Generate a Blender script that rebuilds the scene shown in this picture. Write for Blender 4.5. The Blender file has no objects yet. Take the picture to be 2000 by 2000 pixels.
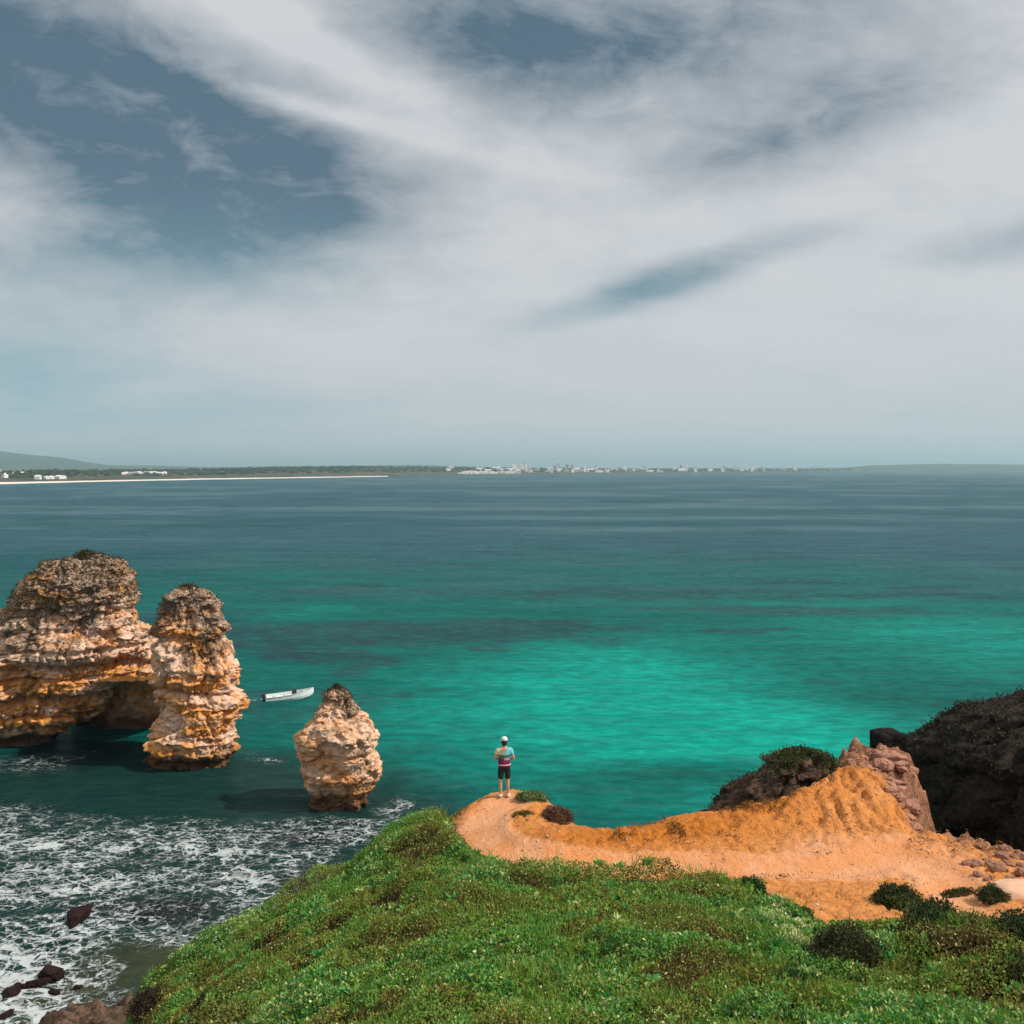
import bpy, bmesh, math, random
import numpy as np

random.seed(7)
RNG = np.random.default_rng(11)
SC = bpy.context.scene
COL = SC.collection
R = math.radians

# ------------------------------------------------------------------ camera
CAM_H = 30.0            # metres above the sea
FPX = 1900.0            # focal length in pixels of the 2000 px photograph
HORIZON = 915.0
cam_d = bpy.data.cameras.new('camera')
cam = bpy.data.objects.new('camera', cam_d)
COL.objects.link(cam)
cam.location = (0, 0, CAM_H)
cam.rotation_euler = (R(90), 0, 0)
cam_d.sensor_fit = 'HORIZONTAL'
cam_d.sensor_width = 36.0
cam_d.lens = 36.0 * FPX / 2000.0
cam_d.shift_y = -(1000 - HORIZON) / 2000.0
cam_d.clip_start = 0.5
cam_d.clip_end = 80000
SC.camera = cam

# ------------------------------------------------------------------ exposure
SC.view_settings.view_transform = 'Standard'
SC.view_settings.look = 'None'
SC.view_settings.exposure = 0.0
SC.view_settings.gamma = 1.0
SC.view_settings.use_curve_mapping = False
SC.render.engine = 'CYCLES'
SC.cycles.use_denoising = True
SC.cycles.max_bounces = 6
SC.cycles.volume_bounces = 0
SC.cycles.transparent_max_bounces = 6
SC.cycles.caustics_reflective = False
SC.cycles.caustics_refractive = False
SC.cycles.sample_clamp_indirect = 4.0

SUN_EL, SUN_AZ = 45.0, 11.0      # azimuth: degrees from +x (right) towards the camera's back

# ------------------------------------------------------------------ node helper
class NT:
    def __init__(self, tree):
        self.t = tree
        self.n = tree.nodes
        self.l = tree.links
    def node(self, kind, **kw):
        nd = self.n.new(kind)
        for k, v in kw.items():
            setattr(nd, k, v)
        return nd
    def put(self, sock, v):
        if isinstance(v, bpy.types.NodeSocket):
            self.l.new(v, sock)
        elif v is not None:
            if sock.type == 'RGBA' and not hasattr(v, '__len__'):
                v = (v, v, v, 1)
            elif sock.type == 'RGBA' and len(v) == 3:
                v = (*v, 1)
            sock.default_value = v
    def math(self, op, a, b=None, c=None, clamp=False):
        nd = self.node('ShaderNodeMath', operation=op, use_clamp=clamp)
        self.put(nd.inputs[0], a)
        if b is not None: self.put(nd.inputs[1], b)
        if c is not None: self.put(nd.inputs[2], c)
        return nd.outputs[0]
    def vmath(self, op, a, b=None):
        nd = self.node('ShaderNodeVectorMath', operation=op)
        self.put(nd.inputs[0], a)
        if b is not None: self.put(nd.inputs[1], b)
        return nd.outputs['Value'] if op in ('DOT_PRODUCT', 'LENGTH') else nd.outputs[0]
    def mix(self, f, a, b, blend='MIX'):
        nd = self.node('ShaderNodeMix', data_type='RGBA', blend_type=blend)
        nd.clamp_factor = True
        self.put(nd.inputs[0], f); self.put(nd.inputs[6], a); self.put(nd.inputs[7], b)
        return nd.outputs[2]
    def fmix(self, f, a, b):
        nd = self.node('ShaderNodeMix', data_type='FLOAT')
        self.put(nd.inputs[0], f); self.put(nd.inputs[2], a); self.put(nd.inputs[3], b)
        return nd.outputs[0]
    def noise(self, vec, scale, detail=4, rough=0.55, dist=0.0, col=False):
        nd = self.node('ShaderNodeTexNoise')
        if vec is not None: self.put(nd.inputs['Vector'], vec)
        nd.inputs['Scale'].default_value = scale
        nd.inputs['Detail'].default_value = detail
        nd.inputs['Roughness'].default_value = rough
        nd.inputs['Distortion'].default_value = dist
        return nd.outputs['Color' if col else 'Fac']
    def voronoi(self, vec, scale, feature='F1', out='Distance', rnd=1.0):
        nd = self.node('ShaderNodeTexVoronoi', feature=feature)
        self.put(nd.inputs['Vector'], vec)
        nd.inputs['Scale'].default_value = scale
        nd.inputs['Randomness'].default_value = rnd
        return nd.outputs[out]
    def ramp(self, f, stops, interp='LINEAR'):
        nd = self.node('ShaderNodeValToRGB')
        cr = nd.color_ramp
        cr.interpolation = interp
        while len(cr.elements) < len(stops):
            cr.elements.new(0.5)
        for e, (p, c) in zip(cr.elements, stops):
            e.position = p
            e.color = (c, c, c, 1) if not hasattr(c, '__len__') else (*c, 1)
        self.put(nd.inputs[0], f)
        return nd.outputs[0]
    def smooth(self, v, a, b, lo=0.0, hi=1.0):
        nd = self.node('ShaderNodeMapRange', interpolation_type='SMOOTHSTEP')
        self.put(nd.inputs[0], v)
        for i, q in zip((1, 2, 3, 4), (a, b, lo, hi)):
            nd.inputs[i].default_value = q
        return nd.outputs[0]
    def scale(self, vec, s):
        nd = self.node('ShaderNodeMapping')
        self.put(nd.inputs['Vector'], vec)
        nd.inputs['Scale'].default_value = s
        return nd.outputs[0]
    def attr(self, name, out='Color'):
        nd = self.node('ShaderNodeAttribute', attribute_name=name)
        return nd.outputs[out]
    def sep(self, v):
        nd = self.node('ShaderNodeSeparateXYZ')
        self.put(nd.inputs[0], v)
        return nd.outputs
    def comb(self, x, y, z):
        nd = self.node('ShaderNodeCombineXYZ')
        self.put(nd.inputs[0], x); self.put(nd.inputs[1], y); self.put(nd.inputs[2], z)
        return nd.outputs[0]
    def bump(self, h, dist, strength=1.0, normal=None):
        nd = self.node('ShaderNodeBump')
        nd.inputs['Strength'].default_value = strength
        nd.inputs['Distance'].default_value = dist
        self.put(nd.inputs['Height'], h)
        if normal is not None: self.put(nd.inputs['Normal'], normal)
        return nd.outputs[0]

# ------------------------------------------------------------------ world: sky with high cloud
world = bpy.data.worlds.new('World')
SC.world = world
world.use_nodes = True
w = NT(world.node_tree)
w.n.clear()
SKY_STRENGTH = 0.1
sky = w.node('ShaderNodeTexSky', sky_type='NISHITA')
sky.sun_disc = False
sky.sun_elevation = R(SUN_EL)
sky.sun_rotation = R(90 + SUN_AZ)
sky.altitude = 30
sky.air_density = 1.0
sky.dust_density = 1.0
sky.ozone_density = 2.0
tc = w.node('ShaderNodeTexCoord')
D = tc.outputs['Generated']
dx, dy, dz = w.sep(D)
AZ = w.math('ARCTAN2', dx, dy)                     # bearing, 0 = out to sea
EL = w.math('ARCSINE', w.math('MINIMUM', w.math('MAXIMUM', dz, -1.0), 1.0))
# cloud-deck coordinates: bands of cirrus curve across the sky
flat = w.math('ADD', w.math('MAXIMUM', dz, 0.0), 0.22)
DECK = w.comb(w.math('DIVIDE', dx, flat), w.math('DIVIDE', dy, flat), 0.0)
warp = w.noise(w.scale(DECK, (0.55, 0.9, 1)), 1.3, 4, 0.55, col=True)
wx, wy, wz = w.sep(warp)
azw = w.math('ADD', AZ, w.math('MULTIPLY', w.math('SUBTRACT', wx, 0.5), 0.075))
elw = w.math('ADD', EL, w.math('MULTIPLY', w.math('SUBTRACT', wy, 0.5), 0.045))
def patch(px, py, hw, hh, tilt, soft=1.0):
    """one opening / thicker bank of the cloud deck, centred on a bearing and height"""
    a0 = math.atan((px - 1000) / FPX)
    e0 = math.atan((HORIZON - py) / FPX * math.cos(a0))
    c, s = math.cos(R(tilt)), math.sin(R(tilt))
    da = w.math('SUBTRACT', azw, a0); de = w.math('SUBTRACT', elw, e0)
    p = w.math('ADD', w.math('MULTIPLY', da, c / (hw / FPX)), w.math('MULTIPLY', de, s / (hw / FPX)))
    q = w.math('ADD', w.math('MULTIPLY', da, -s / (hh / FPX)), w.math('MULTIPLY', de, c / (hh / FPX)))
    r2 = w.math('ADD', w.math('MULTIPLY', p, p), w.math('MULTIPLY', q, q))
    return w.math('EXPONENT', w.math('MULTIPLY', w.math('POWER', r2, soft), -1.0))
def add(*v):
    o = v[0]
    for q in v[1:]:
        o = w.math('ADD', o, q)
    return o
def times(a, b): return w.math('MULTIPLY', a, b)
openings = add(times(patch(330, 285, 400, 135, -6, 1.1), 0.92),
               times(patch(110, 100, 360, 150, -12, 1.2), 0.85),
               times(patch(940, 30, 340, 140, -10, 1.1), 0.72),
               times(patch(360, 465, 430, 115, 8, 1.3), 0.72),
               times(patch(1570, 245, 290, 66, 14), 0.72),
               times(patch(1310, 545, 280, 38, 16, 1.4), 0.72),
               times(patch(1960, 470, 130, 36, 5), 0.46),
               times(patch(1380, 70, 460, 120, 6), 0.66),
               times(patch(10, 690, 270, 75, 3), 0.55),
               times(patch(180, 800, 480, 60, 2), 0.42))
bars = add(times(patch(620, 78, 320, 42, -20, 1.0), 0.50),
           times(patch(590, 205, 340, 24, -13, 1.0), 0.46),
           times(patch(20, 420, 170, 34, 0), 0.20))
# fibrous streaks everywhere
fib = w.noise(w.scale(DECK, (0.8, 1.9, 1)), 3.4, 9, 0.60, 0.9)
soft = w.noise(DECK, 1.1, 4, 0.5, 0.3)
turb = w.noise(w.comb(w.math('ADD', times(AZ, 5.0), times(EL, 1.6)), times(EL, 11.0), 0.0), 1.5, 9, 0.63, 0.6)
turb2 = w.noise(w.comb(times(AZ, 9.0), times(EL, 14.0), 3.0), 2.2, 8, 0.62, 0.5)
wisp = add(times(w.math('SUBTRACT', turb, 0.5), 0.95), times(w.math('SUBTRACT', turb2, 0.5), 0.55), times(w.math('SUBTRACT', fib, 0.5), 0.35), times(w.math('SUBTRACT', soft, 0.5), 0.45))
openings = w.math('MINIMUM', openings, 1.05)
thin = w.math('ADD', w.math('SUBTRACT', openings, bars), times(wisp, w.math('ADD', 0.42, times(openings, 0.95))), clamp=True)
cover = w.math('SUBTRACT', 1.0, thin, clamp=True)
elN = w.math('MAXIMUM', EL, 0.0)
# cloud brightness (radiance / strength): slightly darker and bluer towards the horizon
cl_hi = w.mix(w.smooth(EL, 0.0, 0.14), (0.575 / SKY_STRENGTH, 0.615 / SKY_STRENGTH, 0.640 / SKY_STRENGTH),
              (0.635 / SKY_STRENGTH, 0.65 / SKY_STRENGTH, 0.675 / SKY_STRENGTH))
shade = w.noise(w.scale(DECK, (0.7, 1.6, 1)), 1.7, 5, 0.55, 0.5)
cl = w.mix(w.smooth(shade, 0.45, 0.75, 0.0, 0.30), cl_hi, (0.46 / SKY_STRENGTH, 0.53 / SKY_STRENGTH, 0.60 / SKY_STRENGTH))
# clear air behind the cloud: the physical sky, dimmed by thin grey veil
veil = w.mix(0.86, sky.outputs[0], (0.085 / SKY_STRENGTH, 0.148 / SKY_STRENGTH, 0.200 / SKY_STRENGTH))
lowteal = w.mix(w.smooth(EL, 0.30, 0.02), veil, (0.26 / SKY_STRENGTH, 0.47 / SKY_STRENGTH, 0.55 / SKY_STRENGTH))
skycol = w.mix(cover, lowteal, cl)
bg = w.node('ShaderNodeBackground')
bg.inputs['Strength'].default_value = SKY_STRENGTH
w.l.new(skycol, bg.inputs['Color'])
wo = w.node('ShaderNodeOutputWorld')
w.l.new(bg.outputs[0], wo.inputs['Surface'])
world.cycles.sampling_method = 'MANUAL'
world.cycles.sample_map_resolution = 1024

# ------------------------------------------------------------------ sun
sun_d = bpy.data.lights.new('sun', 'SUN')
sun_d.energy = 4.4
sun_d.angle = R(0.53)
sun_d.color = (1.0, 0.93, 0.82)
sun = bpy.data.objects.new('sun', sun_d)
COL.objects.link(sun)
sun.rotation_euler = (R(90 - SUN_EL), 0, R(90 - SUN_AZ))
sun.location = (60, -30, 90)

# ------------------------------------------------------------------ numpy noise
_perm = np.random.default_rng(3).permutation(256).astype(np.int32)
_perm = np.concatenate([_perm, _perm, _perm])
_g = np.random.default_rng(5).normal(size=(256, 3)).astype(np.float32)
_g /= np.linalg.norm(_g, axis=1, keepdims=True)

def perlin(x, y, z=0.0):
    x, y, z = np.broadcast_arrays(np.asarray(x, np.float32), np.asarray(y, np.float32), np.asarray(z, np.float32))
    xi = np.floor(x).astype(np.int32); yi = np.floor(y).astype(np.int32); zi = np.floor(z).astype(np.int32)
    fx = x - xi; fy = y - yi; fz = z - zi
    u = fx * fx * fx * (fx * (fx * 6 - 15) + 10)
    v = fy * fy * fy * (fy * (fy * 6 - 15) + 10)
    q = fz * fz * fz * (fz * (fz * 6 - 15) + 10)
    xi &= 255; yi &= 255; zi &= 255
    out = 0
    for i in (0, 1):
        wu = u if i else 1 - u
        for j in (0, 1):
            wv = v if j else 1 - v
            for k in (0, 1):
                wq = q if k else 1 - q
                h = _perm[_perm[_perm[xi + i] + yi + j] + zi + k]
                g = _g[h]
                out = out + wu * wv * wq * (g[..., 0] * (fx - i) + g[..., 1] * (fy - j) + g[..., 2] * (fz - k))
    return out * 1.5

def fbm(x, y, z=0.0, o=4, lac=2.03, gain=0.5):
    a, s, n = 1.0, 0.0, 0.0
    for _ in range(o):
        s = s + a * perlin(x, y, z); n += a
        x = np.asarray(x) * lac + 17.3; y = np.asarray(y) * lac + 5.1; z = np.asarray(z) * lac + 9.7
        a *= gain
    return s / n

def sstep(a, b, v):
    t = np.clip((v - a) / (b - a), 0, 1)
    return t * t * (3 - 2 * t)

def poly_sdf(px, py, poly):
    """signed distance to a closed polygon, positive inside"""
    P = np.asarray(poly, float)
    d2 = np.full(px.shape, 1e18); ins = np.zeros(px.shape, bool)
    for (x0, y0), (x1, y1) in zip(P, np.roll(P, -1, 0)):
        ex, ey = x1 - x0, y1 - y0
        t = np.clip(((px - x0) * ex + (py - y0) * ey) / (ex * ex + ey * ey + 1e-12), 0, 1)
        d2 = np.minimum(d2, (px - x0 - t * ex) ** 2 + (py - y0 - t * ey) ** 2)
        c = ((y0 > py) != (y1 > py)) & (px < (x1 - x0) * (py - y0) / (y1 - y0 + 1e-12) + x0)
        ins ^= c
    d = np.sqrt(d2)
    return np.where(ins, d, -d)

def line_dist(px, py, pts):
    d2 = np.full(px.shape, 1e18)
    for (x0, y0), (x1, y1) in zip(pts[:-1], pts[1:]):
        ex, ey = x1 - x0, y1 - y0
        t = np.clip(((px - x0) * ex + (py - y0) * ey) / (ex * ex + ey * ey + 1e-12), 0, 1)
        d2 = np.minimum(d2, (px - x0 - t * ex) ** 2 + (py - y0 - t * ey) ** 2)
    return np.sqrt(d2)

def gauss(x, y, cx, cy, sx, sy, ang=0.0):
    c, s = math.cos(R(ang)), math.sin(R(ang))
    p = ((x - cx) * c + (y - cy) * s) / sx
    q = (-(x - cx) * s + (y - cy) * c) / sy
    return np.exp(-(p * p + q * q))

# ------------------------------------------------------------------ object helpers
def tag(o, label=None, cat=None, group=None, kind=None):
    if label: o['label'] = label
    if cat: o['category'] = cat
    if group: o['group'] = group
    if kind: o['kind'] = kind
    return o

def empty(name, loc, rz=0.0):
    o = bpy.data.objects.new(name, None)
    COL.objects.link(o)
    o.empty_display_size = 0.3
    o.location = loc
    o.rotation_euler = (0, 0, rz)
    return o

def link(name, me, mat=None, parent=None, loc=None):
    o = bpy.data.objects.new(name, me)
    COL.objects.link(o)
    if mat is not None and not me.materials:
        me.materials.append(mat)
    if parent is not None: o.parent = parent
    if loc is not None: o.location = loc
    return o

def np_mesh(name, V, F, smooth=True, attrs=None):
    """V (n,3); F (m,k) all faces with k corners; attrs {name: (n,) float or (n,3) colour}"""
    V = np.ascontiguousarray(V, np.float32); F = np.ascontiguousarray(F, np.int32)
    me = bpy.data.meshes.new(name)
    k = F.shape[1]
    me.vertices.add(len(V)); me.vertices.foreach_set('co', V.ravel())
    me.loops.add(F.size); me.loops.foreach_set('vertex_index', F.ravel())
    me.polygons.add(len(F))
    me.polygons.foreach_set('loop_start', np.arange(0, F.size, k, dtype=np.int32))
    me.polygons.foreach_set('loop_total', np.full(len(F), k, np.int32))
    me.polygons.foreach_set('use_smooth', np.full(len(F), smooth, bool))
    me.update(calc_edges=True)
    for an, av in (attrs or {}).items():
        av = np.asarray(av, np.float32)
        if av.ndim == 1:
            at = me.attributes.new(an, 'FLOAT', 'POINT'); at.data.foreach_set('value', av)
        else:
            at = me.attributes.new(an, 'FLOAT_COLOR', 'POINT')
            at.data.foreach_set('color', np.ascontiguousarray(np.concatenate([av, np.ones((len(av), 1), np.float32)], 1)).ravel())
    return me

def grid_faces(nu, nv, wrap_u=False):
    """quads of an (nv rows) x (nu columns) vertex grid"""
    j, i = np.meshgrid(np.arange(nv - 1), np.arange(nu if wrap_u else nu - 1), indexing='ij')
    i2 = (i + 1) % nu
    return np.stack([j * nu + i, j * nu + i2, (j + 1) * nu + i2, (j + 1) * nu + i], -1).reshape(-1, 4)

def mat_new(name):
    m = bpy.data.materials.new(name)
    m.use_nodes = True
    t = NT(m.node_tree)
    t.n.clear()
    out = t.node('ShaderNodeOutputMaterial')
    return m, t, out

def principled(t, out, base, rough=0.9, normal=None, spec=0.2, ior=1.45):
    b = t.node('ShaderNodeBsdfPrincipled')
    t.put(b.inputs['Base Color'], base)
    t.put(b.inputs['Roughness'], rough)
    b.inputs['Specular IOR Level'].default_value = spec
    b.inputs['IOR'].default_value = ior
    if normal is not None: t.l.new(normal, b.inputs['Normal'])
    t.l.new(b.outputs[0], out.inputs['Surface'])
    return b

def plain(name, colour, rough=0.7, spec=0.3, vary=0.15, scale=8.0):
    m, t, out = mat_new(name)
    o = t.node('ShaderNodeTexCoord').outputs['Object']
    n = t.noise(o, scale, 4)
    c = t.mix(n, tuple(v * (1 - vary) for v in colour), tuple(min(1, v * (1 + vary)) for v in colour))
    principled(t, out, c, rough, None, spec)
    return m

def at(px, py, Y):
    """photograph pixel seen at depth Y -> world point"""
    return np.array([(px - 1000) / FPX * Y, Y, CAM_H - (py - HORIZON) / FPX * Y])

def on_sea(px, py):
    Y = CAM_H * FPX / (py - HORIZON)
    return np.array([(px - 1000) / FPX * Y, Y])

# ================================================================== HEADLAND
def softplus(v, k=1.0):
    return np.logaddexp(0, np.asarray(v, float) * k) / k

def plateau(x, y):
    x = np.asarray(x, float); y = np.asarray(y, float)
    z = 20.45 + 0.165 * softplus(22.5 - np.maximum(y, -12), 1.2)
    z = z - 0.515 * softplus(-1.3 - x, 1.1)
    z = z + 0.62 * gauss(x, y, 9.8, 28.6, 2.2, 3.4, 0) + 0.26 * gauss(x, y, 10.0, 29.2, 0.7, 1.1, 0)          # top of the sandy ridge
    z = z + 0.32 * gauss(x, y, 12.2, 32.3, 1.5, 2.2, 0)         # rocks at the end of the ridge
    z = z + 0.42 * gauss(x, y, 5.2, 26.1, 4.3, 0.75, 10)          # bank along the sea edge of the path
    z = z + 0.32 * gauss(x, y, 7.9, 27.6, 1.7, 1.1, 20)
    z = z - 0.05 * softplus(x - 13.0, 1.0)
    return z

def unproject(px, py):
    """where the sight line through a photograph pixel meets the plateau"""
    ys = np.linspace(8, 45, 3000)
    xs = (px - 1000) / FPX * ys
    zr = CAM_H - (py - HORIZON) / FPX * ys
    hit = np.argmax(zr < plateau(xs, ys))
    return (xs[hit], ys[hit])

RIM = [(-14, -40), (-12, 5), (-9.6, 14), (-8.9, 20), (-9.2, 24), (-10.6, 27.9), (-7.3, 28.4), (-4.4, 28.6), (-1.9, 28.8),
       (-1.1, 29.7), (0.1, 30.2), (0.8, 29.5), (1.35, 28.2), (1.75, 26.9), (2.3, 25.9), (3.6, 25.95), (5, 26.5), (7.2, 27.3),
       (8.7, 28.1), (9.7, 29.2), (10.5, 30.6), (11.2, 33.0), (12.0, 34.2), (13.3, 33.8), (13.2, 31.8), (11.9, 29.5),
       (11.0, 27.4), (11.1, 25.9), (12.1, 25.5), (13.4, 24.4), (16, 23.5), (22, 23), (34, 24), (70, 24), (70, -70), (-14, -70)]
GRASS_PX = [(905, 1560), (882, 1592), (888, 1625), (930, 1668), (1000, 1696), (1080, 1712), (1180, 1722), (1300, 1725), (1390, 1723),
            (1450, 1738), (1490, 1768), (1550, 1785), (1610, 1816), (1665, 1832), (1715, 1830), (1770, 1818), (1820, 1816), (1870, 1832), (1940, 1846), (2040, 1850)]
GRASS = [unproject(*p) for p in GRASS_PX]
GRASS_POLY = [(-40, 40), (-2.2, 30.5)] + GRASS + [(60, 18), (60, -70), (-40, -70)]
PATH_PX = [(990, 1562), (955, 1585), (935, 1618), (975, 1654), (1060, 1672), (1200, 1684), (1350, 1684), (1500, 1694), (1640, 1690), (1760, 1660), (1840, 1700), (1900, 1770), (1990, 1800), (2060, 1815)]
PATH = [unproject(*p) for p in PATH_PX]

# dense in view, coarse elsewhere
gx = np.concatenate([np.linspace(-48, -13, 36)[:-1], np.arange(-13, 18, 0.075), np.linspace(18, 75, 60)])
gy = np.concatenate([np.linspace(-72, 9, 50)[:-1], np.arange(9, 12, 0.15), np.arange(12, 36, 0.075), np.linspace(36, 60, 60)])
X, Y = np.meshgrid(gx, gy)

def ground(X, Y, detail=True):
    rim = poly_sdf(X, Y, RIM) + 0.22 * fbm(X * 0.9, Y * 0.9, 1.7, 3) + 0.10 * fbm(X * 3, Y * 3, 4.2, 2)
    grass_d = poly_sdf(X, Y, GRASS_POLY) + 0.16 * fbm(X * 1.6, Y * 1.6, 9.1, 3)
    path_d = line_dist(X, Y, PATH)
    z = plateau(X, Y)
    wob = 0.35 * fbm(X * 1.3, Y * 1.3, 14.0, 3)
    rock = np.clip(sstep(29.0, 29.9, Y + wob + 0.55 * (X - 10.2)) * sstep(8.0, 9.2, X)
                   + sstep(0.75, 0.15, rim + wob) * sstep(9.8, 10.4, X) + gauss(X, Y, 12.9, 24.9, 1.5, 0.7), 0, 1)
    if detail:
        z = z + 0.10 * fbm(X * 0.5, Y * 0.5, 0.3, 3)
        z = z + np.where(grass_d > 0, 0.16 * sstep(0, 0.5, grass_d), 0)
        z = z - 0.14 * np.exp(-(path_d / 0.55) ** 4)
        rill = np.abs(fbm(X * 2.0 + 0.5 * fbm(X, Y, 3, 2), Y * 0.9, 2.2, 4))
        z = z - 0.085 * (1 - sstep(0.0, 0.10, rill)) * sstep(0.3, 1.2, path_d) * (grass_d < 0)
        z = z + 0.035 * fbm(X * 4, Y * 4, 7.7, 3) * (grass_d < 0.2) * sstep(0.1, 0.8, path_d)
        th_ = np.arctan2(Y - 30.5, X - 10.2); rr_ = np.hypot(X - 10.2, Y - 30.5)
        gul = np.abs(fbm(th_ * 5.0 + 0.5 * fbm(X * 0.8, Y * 0.8, 6, 2), rr_ * 0.22, 31.0, 3))
        z = z - 0.17 * (1 - sstep(0.0, 0.16, gul)) * sstep(0.8, 2.0, rr_) * sstep(7.0, 4.0, rr_) * (grass_d < 0) * sstep(0.5, 1.3, path_d)
        led = fbm(X * 1.1, Y * 2.0, 3.3, 4)
        z = z + rock * (-0.10 + 0.45 * led + 0.26 * np.round(led * 5) / 5 + 0.22 * fbm(X * 4, Y * 4, 3, 3))
    z = z - 0.30 * np.exp(-np.maximum(rim, 0) / 0.45) - 0.35 * np.exp(-np.maximum(rim, 0) / 2.2) * sstep(-0.6, -3.5, X)
    dout = np.maximum(-rim, 0)
    steep = 3.6 - 1.4 * sstep(-1.5, -5, X)
    cl = steep * dout + 1.6 * fbm(X * 0.45, Y * 0.45, 2.0, 4) * sstep(0, 2, dout)
    z = np.where(rim < 0, np.maximum(z - np.maximum(cl, 0), -4.0), z)
    return z, rim, grass_d, path_d, rock

Z, RIMD, GRD, PTD, ROCKM = ground(X, Y)
# lower ledge of brown rock at the foot of the left-hand cliff
shelf = 1.9 * gauss(X, Y, -21, 45, 9, 8, 20) * 0
pale = np.clip(np.exp(-(PTD / 0.85) ** 4) + 0.8 * gauss(X, Y, 8.6, 23.8, 2.4, 1.6, -20) + 0.35 * gauss(X, Y, 11.0, 24.2, 1.2, 1.0), 0, 1)
ochre = np.clip(1.1 * gauss(X, Y, 3.0, 25.2, 3.4, 0.75, 4) + 0.9 * gauss(X, Y, 7.0, 26.6, 2.0, 0.7, 18) + 0.8 * gauss(X, Y, 9.9, 29.2, 0.9, 1.3) + 0.35 * gauss(X, Y, 10.2, 21.5, 1.2, 0.8), 0, 1)
edge = np.exp(-(GRD / 0.22) ** 2)                         # trampled brown litter along the plants
mask = np.stack([sstep(-0.05, 0.15, GRD), pale, np.maximum(ROCKM, sstep(0.25, -0.6, RIMD))], -1).reshape(-1, 3)

m_ground, t, out = mat_new('sandy_headland_soil')
P = t.node('ShaderNodeTexCoord').outputs['Object']
mr, mg, mb = t.sep(t.attr('masks'))
n1 = t.noise(P, 0.9, 6, 0.6); n2 = t.noise(P, 6.0, 5, 0.65); n3 = t.noise(P, 26.0, 4, 0.6)
sand = t.mix(t.smooth(n1, 0.35, 0.68), (0.63, 0.245, 0.068), (0.67, 0.290, 0.102))
sand = t.mix(t.smooth(n2, 0.48, 0.66), sand, (0.55, 0.21, 0.055))
sand = t.mix(t.math('MULTIPLY', t.attr('ochre', 'Fac'), t.smooth(n1, 0.30, 0.55, 0.55, 1.0)), sand, t.mix(t.smooth(n2, 0.42, 0.62), (0.54, 0.18, 0.026), (0.42, 0.125, 0.018)))
crk = t.math('ABSOLUTE', t.math('SUBTRACT', t.noise(P, 2.3, 5, 0.6, 0.5), 0.5))
sand = t.mix(t.smooth(crk, 0.025, 0.005, 0, 0.5), sand, (0.30, 0.10, 0.025))
trod = t.mix(t.smooth(n1, 0.40, 0.65), (0.71, 0.345, 0.175), (0.69, 0.285, 0.110))
trod = t.mix(t.smooth(n2, 0.56, 0.74, 0, 0.6), trod, (0.74, 0.44, 0.30))
pm = t.smooth(t.math('ADD', mg, t.math('MULTIPLY', t.math('SUBTRACT', n2, 0.5), 0.5)), 0.25, 0.75)
base = t.mix(pm, sand, trod)
grit = t.smooth(t.math('ADD', n3, t.math('MULTIPLY', n2, 0.6)), 0.90, 1.02)
base = t.mix(t.math('MULTIPLY', grit, t.math('SUBTRACT', 0.85, t.math('MULTIPLY', pm, 0.7))), base, (0.20, 0.075, 0.022))
litter = t.math('MULTIPLY', t.attr('litter', 'Fac'), t.smooth(n2, 0.40, 0.56))
base = t.mix(litter, base, (0.10, 0.045, 0.022))
rk = t.mix(t.smooth(n2, 0.42, 0.60), (0.42, 0.205, 0.125), (0.22, 0.095, 0.05))
rk = t.mix(t.smooth(t.math('ADD', n3, t.math('MULTIPLY', n1, 0.4)), 0.70, 0.82), rk, (0.085, 0.05, 0.03))
base = t.mix(mb, base, rk)
soil = t.mix(n2, (0.055, 0.035, 0.014), (0.05, 0.06, 0.016))
base = t.mix(mr, base, soil)
hgt = t.math('ADD', t.math('MULTIPLY', n2, 0.6), t.math('MULTIPLY', n3, 0.25))
principled(t, out, base, 0.95, t.bump(hgt, 0.14, 1.0), 0.08)

V = np.stack([X, Y, Z], -1).reshape(-1, 3)
me = np_mesh('headland', V, grid_faces(len(gx), len(gy)), True, {'masks': mask, 'litter': edge.ravel(), 'ochre': ochre.ravel()})
headland = tag(link('headland', me, m_ground), kind='structure')

def ground_z(x, y):
    z = ground(np.array([[float(x)]]), np.array([[float(y)]]))[0]
    return float(z[0, 0])

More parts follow.
